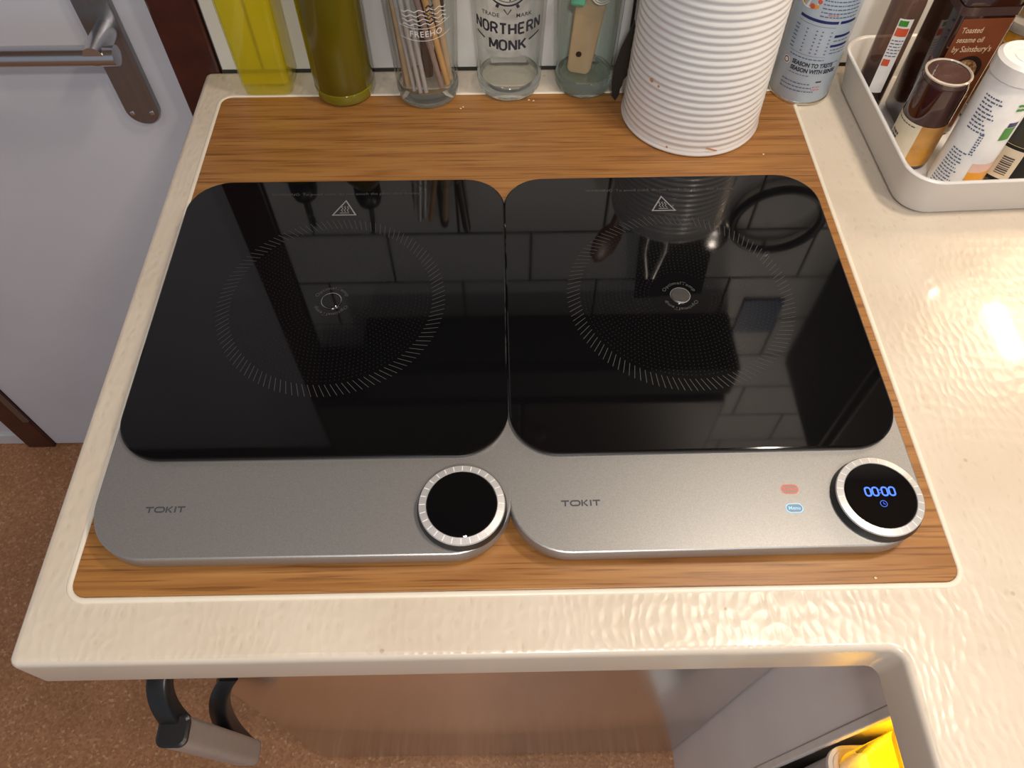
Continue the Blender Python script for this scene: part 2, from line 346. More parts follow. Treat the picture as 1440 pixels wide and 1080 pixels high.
def patch(s0, s1, h0, h1, ns=10, nh=1):
    bm = bmesh.new(); g = [[bm.verts.new((s0 + (s1 - s0) * i / ns, h0 + (h1 - h0) * j / nh, 0)) for i in range(ns + 1)] for j in range(nh + 1)]
    for j in range(nh):
        for i in range(ns): bm.faces.new((g[j][i], g[j][i + 1], g[j + 1][i + 1], g[j + 1][i]))
    return bm
def disc(r, n=28, c=(0, 0), z=0.0, ry=None):
    bm = bmesh.new(); bm.faces.new([bm.verts.new((c[0] + r * math.cos(2 * PI * k / n), c[1] + (ry or r) * math.sin(2 * PI * k / n), z)) for k in range(n)]); return bm
def scribble(x0, x1, h, wd, bm=None, seed=0):
    """a line of print too small to read: short dashes of uneven length"""
    rnd = random.Random(seed); bm = bm or bmesh.new(); x = x0
    while x < x1 - 0.0005:
        L = min(rnd.uniform(0.0012, 0.0042), x1 - x); merge(bm, patch(x, x + L, h - wd / 2, h + wd / 2, 2, 1)); x += L + 0.0008
    return bm

# ------------------------------------------------------------------ the room
ZF = -0.88
YW = 0.370          # tile face
YD = 0.400          # door face
o = obj('floor', box(-2.2, 2.0, -2.2, 0.62, ZF - 0.03, ZF), 'cork'); tag(o, 'speckled brown cork floor', kind='structure')
o = obj('ceiling', box(-2.2, 2.0, -1.3, 0.62, 1.10, 1.13), 'ceiling'); tag(o, 'brown wooden ceiling', kind='structure')
wb = obj('wall_back', box(-0.303, 1.50, YW + 0.0025, 0.45, ZF, 1.10), 'grout'); tag(wb, 'white tiled wall with dark grout behind the worktop', kind='structure')
tile_me = {}
def tile(x0, x1, z0, z1):
    g = 0.0016; key = (round(x1 - x0, 4), round(z1 - z0, 4))
    if key not in tile_me:
        wd, h = x1 - x0, z1 - z0
        bm = box(-wd / 2 + g, wd / 2 - g, 0, 0.008, -h / 2 + g, h / 2 - g)
        bmesh.ops.bevel(bm, geom=[e for e in bm.edges if all(v.co.y < 0.001 for v in e.verts)], offset=0.0012, segments=1, affect='EDGES')
        me = bpy.data.meshes.new('tile'); bmesh.ops.recalc_face_normals(bm, faces=bm.faces); bm.to_mesh(me); bm.free(); me.materials.append(M['tile']); tile_me[key] = me
    t = bpy.data.objects.new('tile', tile_me[key]); C.objects.link(t); t.parent = wb; t.location = ((x0 + x1) / 2, YW + random.uniform(0, 0.0004), (z0 + z1) / 2)
for row in range(0, 11):
    z0, z1 = row * 0.1 + 0.001, row * 0.1 + 0.101
    xs = [-0.303] + [x for x in [(-0.157 if row % 2 else -0.257) + 0.2 * k for k in range(0, 8)] if x > -0.29] + [1.29]
    for a, b2 in zip(xs, xs[1:]): tile(a, b2, z0, z1)
# door frame posts and header
o = obj('trim_1', box(-0.355, -0.304, YW - 0.001, 0.45, ZF, 1.10, 0.003), 'frame'); tag(o, 'dark red-brown door post beside the tiled wall', kind='structure')
t2 = obj('trim_2', box(-0.990, -0.934, YD - 0.006, 0.45, ZF, 1.10, 0.003), 'frame'); tag(t2, 'dark red-brown door post at the far left by the floor', kind='structure')
obj('strike_plate', box(-0.945, -0.9335, YD - 0.0085, YD - 0.004, -0.775, -0.55, 0.002), 'plate_metal', t2)
o = obj('trim_3', box(-0.990, -0.304, YD - 0.006, 0.45, 0.955, 1.10, 0.003), 'frame'); tag(o, 'dark red-brown door header', kind='structure')
o = obj('wall_left', box(-2.2, -0.990, YD + 0.012, 0.45, ZF + 0.03, 1.10), 'wall_white'); tag(o, 'white panelled wall left of the door post', kind='structure')
o = obj('baseboard_left', box(-2.2, -0.990, YD + 0.004, 0.45, ZF, ZF + 0.035, 0.002), 'wall_white'); tag(o, 'white skirting left of the door post', kind='structure')
d1 = obj('door_1', box(-0.933, -0.356, YD, 0.44, ZF + 0.006, 0.955, 0.002), 'door'); tag(d1, 'white painted narrow door', kind='structure')
dh = obj('handle_plate', None or move(prism([(x, z) for x, z in rrect(-0.441, -0.402, -0.0815, 0.20, 0.0192)], 0, 0.009, 0.0012), lambda c: (c.x, YD - c.z, c.y)), 'plate_metal', d1, True)
hl = obj('lever', tube(bez((-0.398, 0.352, 0.0335), (-0.47, 0.352, 0.0335), (-0.56, 0.352, 0.0335), 6), 0.0105, 20), 'chrome', dh, True)
obj('spindle', tube([(-0.418, YD - 0.008, 0.0375), (-0.418, 0.365, 0.0375), (-0.418, 0.343, 0.0375)], [0.0125, 0.0122, 0.0105], 24), 'chrome', dh, True)
for x in (-0.4335, -0.4105):
    bm = lathe([(0.0030, 0), (0.0030, 0.0006), (0.0018, 0.0010)], 16); merge(bm, box(-0.0025, 0.0025, -0.0004, 0.0004, 0.0010, 0.0012))
    obj('screw', move(bm, lambda c, x=x: (x + c.x, YD - 0.009 - c.z, -0.0665 + c.y)), 'chrome', dh, True)
# dark cooker hood and wall cupboards above the worktop (seen mirrored in the black glass)
hd = thing('cooker_hood', 'black cooker hood mirrored in the glass plates', 'cooker hood', (0.07, YW, 0.48))
obj('canopy', box(-0.285, 0.29, -0.11, -0.001, 0, 0.075, 0.004), 'soft_black', hd)
obj('grille', box(-0.20, 0.20, -0.095, -0.02, -0.004, 0.001), 'black', hd)
cb = thing('wall_cupboard', 'dark wooden wall cupboard above the cooker hood', 'cupboard', (0.03, YW, 0.556))
obj('carcass', box(-0.33, 0.33, -0.10, -0.001, 0, 0.54, 0.003), 'dark_wood', cb)
for s in (-1, 1):
    d = obj('cupboard_door', box(min(0, s * 0.326) + 0.002, max(0, s * 0.326) - 0.002, -0.118, -0.101, 0.004, 0.536, 0.003), 'dark_wood', cb)
    obj('knob', move(lathe([(0.004, 0), (0.004, 0.01), (0.010, 0.014), (0.009, 0.02)], 16), lambda c, s=s: (s * 0.03 + c.x, -0.118 - c.z, 0.08 + c.y)), 'chrome', d, True)
sb = thing('spice_cupboard', 'dark wooden shelf box on the wall right of the hood', 'cupboard', (0.49, YW, 0.36))
obj('carcass', box(0, 0.62, -0.19, -0.001, 0, 0.262, 0.003), 'dark_wood', sb)
obj('cupboard_door', box(0.004, 0.616, -0.206, -0.191, 0.004, 0.258, 0.003), 'dark_wood', sb)
# under-cupboard strip lamp (its gleam falls on the worktop at the right)
def puck(x, y, sx, sy, label, energy):
    t = thing('cupboard_spotlight', label, 'lamp', (x, y, 0.352), group='spotlights under the shelf box')
    obj('housing', prism(rrect(-sx - 0.006, sx + 0.006, -sy - 0.006, sy + 0.006, min(sx, sy) + 0.004, 8), -0.006, 0.0075, 0.002), 'cab_white', t, True, 40)
    obj('diffuser', prism(rrect(-sx, sx, -sy, sy, min(sx, sy) * 0.95, 8), -0.009, -0.0055, 0.001), 'lamp_glow', t, True, 40)
    l = bpy.data.lights.new('spotlight', 'AREA'); l.shape = 'RECTANGLE'; l.size = 2 * sx; l.size_y = 2 * sy; l.energy = energy; l.color = (1.0, 0.76, 0.50)
    q = bpy.data.objects.new('spotlight', l); C.objects.link(q); q.parent = t; q.location = (0, 0, -0.0105)
puck(0.622, 0.335, 0.011, 0.011, 'small round warm spotlight under the shelf box', 0.45)
puck(0.706, 0.255, 0.012, 0.045, 'long warm spotlight under the shelf box', 1.15)
# ceiling downlights
def downlight(x, y, label, energy, col, size=0.13):
    t = thing('ceiling_downlight', label, 'lamp', (x, y, 1.10), group='ceiling downlights')
    obj('bezel', lathe([(0.055, 0), (0.055, -0.006), (0.046, -0.008), (0.046, -0.002)], 32, cap0=False, cap1=False), 'chrome', t, True)
    obj('lens', lathe([(0.046, -0.003), (0.040, -0.006)], 32, cap0=False), 'lamp_glow', t, True)
    l = bpy.data.lights.new('downlight', 'AREA'); l.shape = 'DISK'; l.size = size; l.energy = energy; l.color = col
    q = bpy.data.objects.new('downlight', l); C.objects.link(q); q.parent = t; q.location = (0, 0, -0.010)
downlight(0.50, -0.045, 'warm ceiling downlight above the right of the worktop', 6.0, (1.0, 0.86, 0.70))
downlight(0.62, -0.55, 'warm ceiling downlight above the near end of the right worktop', 4.9, (1.0, 0.86, 0.72))
downlight(-0.42, -0.35, 'ceiling downlight above the left of the room', 1.0, (1.0, 0.95, 0.90))

downlight(0.05, -0.95, 'added fill light behind the viewer, shaped as a ceiling downlight', 10.5, (1.0, 0.965, 0.94))  # invented fill light, added to brighten the back wall and the glasses

# ------------------------------------------------------------------ worktop (L-shaped) and base units
wt = thing('worktop', 'cream rippled L-shaped worktop around the wooden board', 'worktop', (0, 0, 0))
def offset_poly(pts, d):
    out = []; n = len(pts)
    for i in range(n):
        p0, p1, p2 = Vector(pts[i - 1]), Vector(pts[i]), Vector(pts[(i + 1) % n])
        t1 = (p1 - p0).normalized(); t2_ = (p2 - p1).normalized(); n1 = Vector((-t1.y, t1.x)); n2 = Vector((-t2_.y, t2_.x))
        k = (n1 + n2); k = k / max(0.2, k.dot(n1)) if k.length else n1
        out.append(tuple(p1 + k * d))
    return out
XL, YF, XN = -0.3205, -0.2575, 0.2585
def rc(cx, cy, r, a0, a1, n=5): return [(cx + r * math.cos(math.radians(a0 + (a1 - a0) * k / n)), cy + r * math.sin(math.radians(a0 + (a1 - a0) * k / n))) for k in range(n + 1)]
out_poly = rc(XL + 0.0065, YF + 0.0065, 0.0065, 180, 270) + rc(XN - 0.008, YF - 0.008, 0.008, 90, 0) + [(XN, -1.15), (1.30, -1.15), (1.30, YW + 0.0022)] + rc(XL + 0.008, YW + 0.0022 - 0.008, 0.008, 90, 180)
rings = []
for ins, z in ((0.0, -0.042), (0.0, -0.0060), (0.0004, -0.0036), (0.0014, -0.0015), (0.0029, -0.0004), (0.0050, 0.0)):
    rings.append([(x, y, z) for x, y in offset_poly(out_poly, ins)])
bm = loft(rings, cap0=True, cap1=False)
# top: outer ring + board-sized sunk rectangle
top_o = [v for v in bm.verts if abs(v.co.z) < 1e-6]
BX0, BX1, BY0, BY1 = -0.2927, 0.3124, -0.2134, 0.3252
hole = [bm.verts.new((x, y, 0)) for x, y in rrect(BX0 - 0.001, BX1 + 0.001, BY0 - 0.001, BY1 + 0.001, 0.012, 5)]
he = [bm.edges.new((hole[i], hole[(i + 1) % len(hole)])) for i in range(len(hole))]
oe = [e for e in bm.edges if e.verts[0] in top_o and e.verts[1] in top_o]
bmesh.ops.triangle_fill(bm, use_beauty=True, edges=oe + he, normal=(0, 0, 1))
low = [bm.verts.new((v.co.x, v.co.y, -0.004)) for v in hole]
for i in range(len(hole)): bm.faces.new((hole[i], hole[(i + 1) % len(hole)], low[(i + 1) % len(low)], low[i]))
bm.faces.new(low[::-1])
slab = obj('slab', bm, 'worktop', wt, True, 35, True)
slab.data.materials.append(M['worktop_edge'])
for p in slab.data.polygons:
    if p.normal.z < 0.97: p.material_index = 1
bead = [(x, y) for x, y in rrect(BX0 - 0.0022, BX1 + 0.0022, BY0 - 0.0022, BY1 + 0.0022, 0.013, 6)]
rs = []
for k in range(9):
    a = PI * k / 8; q = offset_poly(bead, -0.0042 * 0.5 * math.cos(a)); rs.append([(x, y, 0.0012 * math.sin(a)) for x, y in q])
obj('sealant_bead', loft(rs, cap0=False, cap1=False), 'sealant', wt, True, 80)

bd = obj('wooden_board', prism(rrect(BX0, BX1, BY0, BY1, 0.011, 6), -0.0035, 0.0008, 0.0006), 'oak', None, True, 30)
tag(bd, 'oak-veneered board set flush into the cream worktop under the hobs', 'board')

# steel-fronted unit under the worktop
fg = thing('fridge', 'steel-fronted fridge under the worktop with a black-armed handle', 'fridge', (0, 0, ZF))
H = -ZF
obj('carcass', box(-0.298, 0.269, -0.183, 0.36, 0.0, H - 0.045), 'cab_grey', fg)
fd = obj('fridge_door', box(-0.300, 0.2695, -0.203, -0.184, 0.012, H - 0.05, 0.004, 3), 'steel', fg, True)
obj('plinth', box(-0.296, 0.2695, -0.196, -0.184, 0.0, 0.011), 'black', fg)
def zz(z): return z - ZF
bar0, bar1 = Vector((-0.296, -0.261, zz(-0.226))), Vector((-0.296, -0.250, zz(-0.445)))
ax = (bar1 - bar0).normalized(); uu = Vector((1, 0, 0)); vv = ax.cross(uu).normalized()
def sq(c, r, n=6): return [c + uu * x + vv * y for x, y in rrect(-r, r, -r, r, r * 0.55, n)]
hb = obj('handle', loft([sq(bar0, 0.0133), sq(bar1, 0.0140)]), 'bar_grey', fg, True, 50)
obj('end_cap', loft([sq(bar0 - ax * 0.003, 0.0115), sq(bar0 - ax * 0.0015, 0.0138), sq(bar0 + ax * 0.002, 0.0138)]), 'black', hb, True, 50)
obj('end_cap', loft([sq(bar1 - ax * 0.002, 0.0142), sq(bar1 + ax * 0.002, 0.0130)]), 'black', hb, True, 50)
def arm(p0, p1, p2):
    path = bez(p0, p1, p2, 12); rs = []
    for i, p in enumerate(path):
        t = (path[min(i + 1, 12)] - path[max(i - 1, 0)]).normalized(); s = Vector((1, 0, 0)); nn = t.cross(s).normalized()
        rs.append([p + s * x + nn * y for x, y in rrect(-0.0095, 0.0095, -0.0085, 0.0085, 0.003, 3)])
    return loft(rs)
obj('handle_arm', arm((-0.304, -0.204, zz(-0.200)), (-0.312, -0.236, zz(-0.190)), (-0.297, -0.254, zz(-0.240))), 'black', hb, True, 50)
obj('handle_arm', arm((-0.280, -0.200, zz(-0.30)), (-0.309, -0.225, zz(-0.315)), (-0.294, -0.246, zz(-0.428))), 'black', hb, True, 50)

# side unit below the near arm of the worktop, open-fronted
su = thing('base_cabinet', 'pale grey open base cabinet under the right-hand worktop', 'cabinet', (0.272, 0, ZF))
obj('side_panel', box(0, 0.018, -0.278, -0.184, 0, H - 0.043, 0.001), 'cab_grey', su)
obj('front_stile', box(-0.001, 0.006, -0.286, -0.2785, 0, H - 0.043, 0.001), 'cab_white', su)
obj('end_panel', box(0, 0.60, -1.10, -1.08, 0, H - 0.043, 0.001), 'cab_grey', su)
obj('back_panel', box(0.58, 0.60, -1.08, -0.20, 0, H - 0.043), 'cab_white', su)
obj('inner_panel', box(0.018, 0.58, -0.278, -0.262, 0.02, H - 0.043), 'cab_white', su)
obj('base_panel', box(0.0, 0.58, -1.08, -0.2845, 0.0, 0.02), 'cab_white', su)
obj('shelf', box(0.004, 0.58, -1.08, -0.2845, 0.325, 0.343, 0.001), 'cab_grey', su)
def tub(name, label, cat, z0, z1, mat, y1=-0.2895, rim='cab_white'):
    t = thing(name, label, cat, (0.2735, y1, z0)); h = z1 - z0
    rs = []
    for ins, z in ((0.006, 0), (0.003, 0.004), (0.0, h - 0.012), (0.0, h), (0.004, h), (0.006, 0.008)):
        rs.append([(x, y, z) for x, y in rrect(ins, 0.24 - ins, -0.16 + ins, -ins, 0.014)])
    obj('body', loft(rs), mat, t, True, 50)
    obj('rim', loft([[(x, y, z) for x, y in rrect(-i, 0.24 + i, -0.16 - i, i, 0.016)] for i, z in ((0.0, h - 0.010), (0.003, h - 0.009), (0.003, h - 0.003), (0, h - 0.001))], cap0=False, cap1=False), rim, t, True)
    return t
bx = thing('storage_box', 'black storage box at the bottom of the open cabinet stack', 'box', (0.277, -0.290, -0.537))
obj('body', box(0, 0.25, -0.17, 0, 0.0006, 0.16, 0.006), 'black', bx); obj('lid', box(-0.003, 0.253, -0.173, 0.002, 0.155, 0.172, 0.004), 'soft_black', bx)
tub('storage_tub', 'grey storage tub between the black box and the yellow tub', 'tub', -0.3645, -0.200, 'grey_tub')
yl = tub('box_lamp', 'glowing yellow box lamp on the grey tub in the open cabinet', 'lamp', -0.1995, -0.066, 'yellow_tub', rim='yellow_tub')
obj('bulb', lathe([(0.006, 0.009), (0.006, 0.020), (0.014, 0.034), (0.017, 0.048), (0.012, 0.062), (0.002, 0.066)], 20, (0.06, -0.04)), 'lamp_glow', yl, True)
l = bpy.data.lights.new('box_lamp_light', 'POINT'); l.shadow_soft_size = 0.012; l.energy = 1.2; l.color = (1.0, 0.88, 0.60)
q = bpy.data.objects.new('box_lamp_light', l); C.objects.link(q); q.parent = yl; q.location = (0.06, -0.04, 0.080)

# ------------------------------------------------------------------ induction hobs
def hob(cx, cy, rz, label, lit):
    t = thing('induction_hob', label, 'hob', (cx, cy, 0.0008), rz, 'pair of induction hobs')
    Z = -0.0008
    for x in (-0.11, 0.11):
        for y in (-0.18, 0.11): obj('foot', lathe([(0.010, 0), (0.011, 0.001), (0.011, 0.0030)], 16, (x, y)), 'black', t, True)
    # slim metal body with an undercut lower edge
    out = rrect(-0.145, 0.145, -0.2172, 0.1452, (0.036, 0.036, 0.042, 0.042), 12)
    rs = []
    for ins, z in ((0.008, 0.0036), (0.0030, 0.0040), (0.0008, 0.0054), (0.0, 0.0075), (0.0, 0.0188), (0.0003, 0.0195), (0.0012, 0.0200)):
        rs.append([(x, y, z + Z) for x, y in offset_poly(out, ins)])
    obj('body', loft(rs), 'body', t, True, 35)
    obj('vent_skirt', prism(offset_poly(out, 0.016), 0.0022 + Z, 0.0037 + Z), 'soft_black', t)
    gl = rrect(-0.1433, 0.1433, -0.1440, 0.1447, 0.0365, 14); rs = []
    for ins, z in ((0.0015, 0.0201), (0.0, 0.0212), (0.0, 0.0232), (0.0004, 0.0240), (0.0014, 0.0245)):
        rs.append([(x, y, z + Z) for x, y in offset_poly(gl, ins)])
    g = obj('glass_plate', loft(rs), 'glass_black', t, True, 35)
    zt = 0.02462 + Z
    # slanted tick ring
    segs = []
    for k in range(120):
        a = 2 * PI * k / 120; d = 0.058; segs.append([(0.0825 * math.cos(a - d), 0.0825 * math.sin(a - d)), (0.0932 * math.cos(a), 0.0932 * math.sin(a))])
    tag(obj('tick_ring', strokes(segs, 0.00042, zt), 'print_grey', g), 'ring of slanted grey marks printed on the glass')
    bm = bmesh.new()
    for j in range(17):
        r = 0.0262 + j * 0.0033; n = int(2 * PI * r / 0.0034)
        for k in range(n):
            a = 2 * PI * (k + 0.5 * (j % 2)) / n; x, y = r * math.cos(a), r * math.sin(a); q = 0.00036
            bm.faces.new([bm.verts.new((x + q * math.cos(b2), y + q * math.sin(b2), zt)) for b2 in (0.3, 1.87, 3.44, 5.01)])
    tag(obj('dot_print', bm, 'print_dim', g), 'field of fine dots printed on the glass', kind='stuff')
    # centre temperature sensor
    obj('temperature_sensor', lathe([(0.0078, 0.0243 + Z), (0.0078, 0.0250 + Z), (0.0072, 0.0255 + Z)], 32), 'sensor_metal' if lit else 'glass_black', g, True, 30)
    obj('sensor_rim', lathe([(0.0084, 0.0246 + Z), (0.0084, 0.0252 + Z), (0.0078, 0.0253 + Z)], 36, cap0=False, cap1=False), 'chrome', g, True)
    for flip in (0, PI):
        bm = text_bm('OptimalTemp', 0.0043, 1.15, 0.00004, spacing=1.12); R = 0.0128
        def pol(c, flip=flip): 
            a = PI / 2 + flip - c.x / R; return ((R + c.y + 0.001) * math.cos(a), (R + c.y + 0.001) * math.sin(a), zt)
        obj('lettering', move(bm, pol), 'print_grey', g)
    bm = text_bm('WARNING: To avoid scald, do not touch the plate after heating!', 0.0052, 0.93, 0.0)
    xs = [v.co.x for v in bm.verts]; k = 0.137 / (max(xs) - min(xs))
    obj('warning_text', move(bm, lambda c: (c.x * k, c.y * 0.9 + 0.1262, zt)), 'print_grey', g)
    tri = [(-0.0112, 0.0988), (0.0112, 0.0988), (0.0, 0.1185)]
    bm = bmesh.new()
    inn = [(-0.0092, 0.1000), (0.0092, 0.1000), (0.0, 0.1162)]
    vo_ = [bm.verts.new((*p, zt)) for p in tri]; vi = [bm.verts.new((*p, zt)) for p in inn]
    for i in range(3): bm.faces.new((vo_[i], vo_[(i + 1) % 3], vi[(i + 1) % 3], vi[i]))
    for x in (-0.0026, 0.0, 0.0026): strokes([[(x + 0.0007 * math.sin(s * 1.55 + 0.6), 0.1032 + 0.0009 * s) for s in range(9)]], 0.0006, zt, bm)
    strokes([[(-0.0042, 0.1019), (0.0042, 0.1019)]], 0.0007, zt, bm)
    tag(obj('warning_symbol', bm, 'print_tri', g), 'printed hot-surface triangle')
    # maker's name, wide letters
    zl = 0.02012 + Z; lx, ly = -0.0955, -0.1810; hgt = 0.0046; bm = bmesh.new(); wds = 0.0011
    def L(pts, dx): return [(lx + dx + x, ly + y) for x, y in pts]
    e = hgt / 2
    strokes([L([(-0.0028, e - wds / 2), (0.0028, e - wds / 2)], -0.0105), L([(0, e - wds), (0, -e)], -0.0105)], wds, zl, bm)
    strokes([[(lx - 0.0035 + x, ly + y) for x, y in (rrect(-0.0032, 0.0032, -e + wds / 2, e - wds / 2, 0.0017, 5) + [rrect(-0.0032, 0.0032, -e + wds / 2, e - wds / 2, 0.0017, 5)[0]])]], wds, zl, bm)
    strokes([L([(-0.0018, e), (-0.0018, -e)], 0.0031), L([(0.0019, e), (-0.0007, 0.0001), (0.0019, -e)], 0.0031), L([(0, e), (0, -e)], 0.0073)], wds, zl, bm)
    strokes([L([(-0.0026, e - wds / 2), (0.0026, e - wds / 2)], 0.0113), L([(0, e - wds), (0, -e)], 0.0113)], wds, zl, bm)
    tag(obj('logo', bm, 'logo', t), 'dark lettering TOKIT')
    # rotary dial
    dx, dy = 0.1105, -0.1840
    dl = obj('dial', lathe([(0.0306, 0.0200), (0.0308, 0.0212), (0.0300, 0.0213), (0.0298, 0.0262), (0.0293, 0.0270), (0.0247, 0.0278), (0.0243, 0.0273)], 72, (dx, dy)), 'dial', t, True, 30)
    obj('shadow_gap', lathe([(0.0312, 0.0201), (0.0312, 0.0207), (0.0298, 0.0258), (0.0300, 0.0259)], 72, (dx, dy), cap0=False, cap1=False), 'black', dl, True)
    dd = obj('dial_display', lathe([(0.0243, 0.0268), (0.0243, 0.0277), (0.0236, 0.0281)], 64, (dx, dy)), 'glass_black', dl, True, 30)
    bm = bmesh.new()
    for k in range(28):
        a = 2 * PI * k / 28; c0, s0 = math.cos(a), math.sin(a)
        pl = [(dx + r * c0, dy + r * s0) for r in (0.0252, 0.0291)]
        zq = [0.02778, 0.02712]
        tx, ty = -s0 * 0.0003, c0 * 0.0003
        bm.faces.new([bm.verts.new(p) for p in ((pl[0][0] + tx, pl[0][1] + ty, zq[0]), (pl[0][0] - tx, pl[0][1] - ty, zq[0]), (pl[1][0] - tx, pl[1][1] - ty, zq[1]), (pl[1][0] + tx, pl[1][1] + ty, zq[1]))])
    obj('dial_ticks', bm, 'white_tick', dl)
    if lit:
        zd = 0.02822
        def digit0(x): 
            q = rrect(-0.0019, 0.0019, -0.0031, 0.0031, 0.0017, 5); return [(dx + x + a, dy + 0.0025 + b2) for a, b2 in q + [q[0]]]
        bm = strokes([digit0(x) for x in (-0.0083, -0.0032, 0.0032, 0.0083)], 0.0012, zd)
        tag(obj('display_digits', bm, 'blue_core', dd), 'blue glowing digits 00:00')
        bm = bmesh.new()
        for y in (0.0011, -0.0011): merge(bm, disc(0.0005, 10, (dx, dy + 0.0025 + y), zd))
        strokes([arc(dx, dy - 0.0066, 0.0023, 0, 360, 24), [(dx, dy - 0.0053), (dx, dy - 0.0067), (dx + 0.0011, dy - 0.0071)]], 0.00045, zd, bm)
        obj('clock_symbol', bm, 'blue_light', dd)
        for nm, yy, mt, md, tx in (('timer_key', -0.1740, 'timer_light', 'timer_dim', 'Timer'), ('menu_key', -0.1885, 'menu_light', 'menu_dim', 'Menu')):
            kx = 0.0525; q = rrect(kx - 0.0058, kx + 0.0058, yy - 0.0032, yy + 0.0032, 0.00315, 8)
            face = bmesh.new(); face.faces.new([face.verts.new((x, y, zl)) for x, y in q])
            kf = obj(nm, face, md, t); tag(kf, 'lit touch key reading ' + tx)
            obj('key_outline', strokes([[(x, y) for x, y in q + [q[0]]]], 0.0007, zl + 0.00008), mt, kf)
            obj('key_text', move(text_bm(tx, 0.0037, 1.0, 0.00005), lambda c, kx=kx, yy=yy: (c.x + kx, c.y + yy, zl + 0.00008)), mt, kf)
    return t
hob(-0.1378, 0.0218, -0.0004, 'left induction hob with a dark display, grey body and black glass', False)
hob(0.1489, 0.0221, 0.0064, 'right induction hob with lit 00:00 display and glowing keys', True)

# ------------------------------------------------------------------ things along the back
ZB = 0.0009
# yellow oil bottle: square, thick-based
yb = thing('oil_bottle', 'square clear bottle of bright yellow oil with black pourer', 'bottle', (-0.2435, 0.347, ZB))
def sqr(h, z, r=0.010): return [(x, y, z) for x, y in rrect(-h, h, -h * 0.88, h * 0.88, r, 5)]
obj('liquid', loft([sqr(0.0215, 0.0135, 0.004), sqr(0.0248, 0.0155, 0.006), sqr(0.0262, 0.10, 0.007), sqr(0.0270, 0.145, 0.007)]), 'yellow_oil', yb, True, 50)
obj('glass_wall', loft([sqr(0.0215, 0.0, 0.006), sqr(0.0245, 0.003, 0.007), sqr(0.0260, 0.012, 0.007), sqr(0.0275, 0.10, 0.008), sqr(0.0285, 0.150, 0.008), sqr(0.024, 0.166, 0.012), sqr(0.0145, 0.176, 0.0125), sqr(0.0135, 0.19, 0.0117)], cap1=False), 'yellow_base', yb, True, 40)
def pourer(par, z, r, hook):
    p = obj('pourer', lathe([(r, z), (r * 1.25, z + 0.004), (r * 1.25, z + 0.020), (r * 1.05, z + 0.030), (r * 0.6, z + 0.036), (0.004, z + 0.040)], 24), 'black', par, True)
    obj('spout', tube(bez((0, 0, z + 0.038), (0, -0.001, z + 0.062), (0.004 + hook, -0.010, z + 0.074), 8), 0.0032, 10), 'black', p, True)
pourer(yb, 0.176, 0.0135, 0.0)
ob = thing('oil_bottle', 'round bottle of dark olive-green oil with black pourer', 'bottle', (-0.1620, 0.3345, ZB))
obj('glass_body', lathe([(0.0295, 0.0125), (0.0312, 0.016), (0.0315, 0.03), (0.0315, 0.135), (0.030, 0.150), (0.020, 0.168), (0.0135, 0.178), (0.013, 0.19)], 48), 'olive', ob, True)
obj('glass_base', lathe([(0.025, 0.0), (0.0295, 0.002), (0.0312, 0.006), (0.0314, 0.0135), (0.0300, 0.0140)], 48), 'olive_base', ob, True)
pourer(ob, 0.176, 0.013, -0.006)
# pint glasses
def pint(name, label, x, y, r0, r1, h=0.150, basemat='glass_base', wall='glass_clear', bh=0.013):
    t = thing(name, label, 'glass', (x, y, ZB), group='pint glasses along the back')
    R = lambda z: r0 + (r1 - r0) * z / h
    wl = obj('wall', lathe([(r0 * 0.995, 0.004), (R(h * 0.3), h * 0.3), (R(h * 0.7), h * 0.7), (R(h), h), (R(h) - 0.0012, h + 0.0008), (R(h) - 0.0024, h), (R(h * 0.5) - 0.0028, h * 0.5), (R(bh) - 0.0032, bh + 0.003)], 56, cap0=False, cap1=False), wall, t, True, 60)
    obj('base', lathe([(r0 * 0.86, 0.0), (r0 * 0.96, 0.0012), (r0 * 0.997, 0.004), (R(bh), bh), (R(bh) - 0.0032, bh + 0.003), (r0 * 0.82, bh + 0.0002), (r0 * 0.5, bh - 0.001), (0.0, bh - 0.0012)], 56, cap1=False), basemat, t, True, 60)
    return t, R
g1, R1 = pint('pint_glass', 'pint glass packed with chopsticks and metal straws', -0.0735, 0.3315, 0.0320, 0.0385)
g2, R2 = pint('pint_glass', 'empty pint glass with black NORTHERN MONK print', 0.0130, 0.3435, 0.0335, 0.0405)
g3, R3_ = pint('pint_glass', 'greenish glass holding a wooden-handled brush', 0.0935, 0.3435, 0.0305, 0.0350, 0.125, 'glass_base_green', 'glass_green', 0.014)
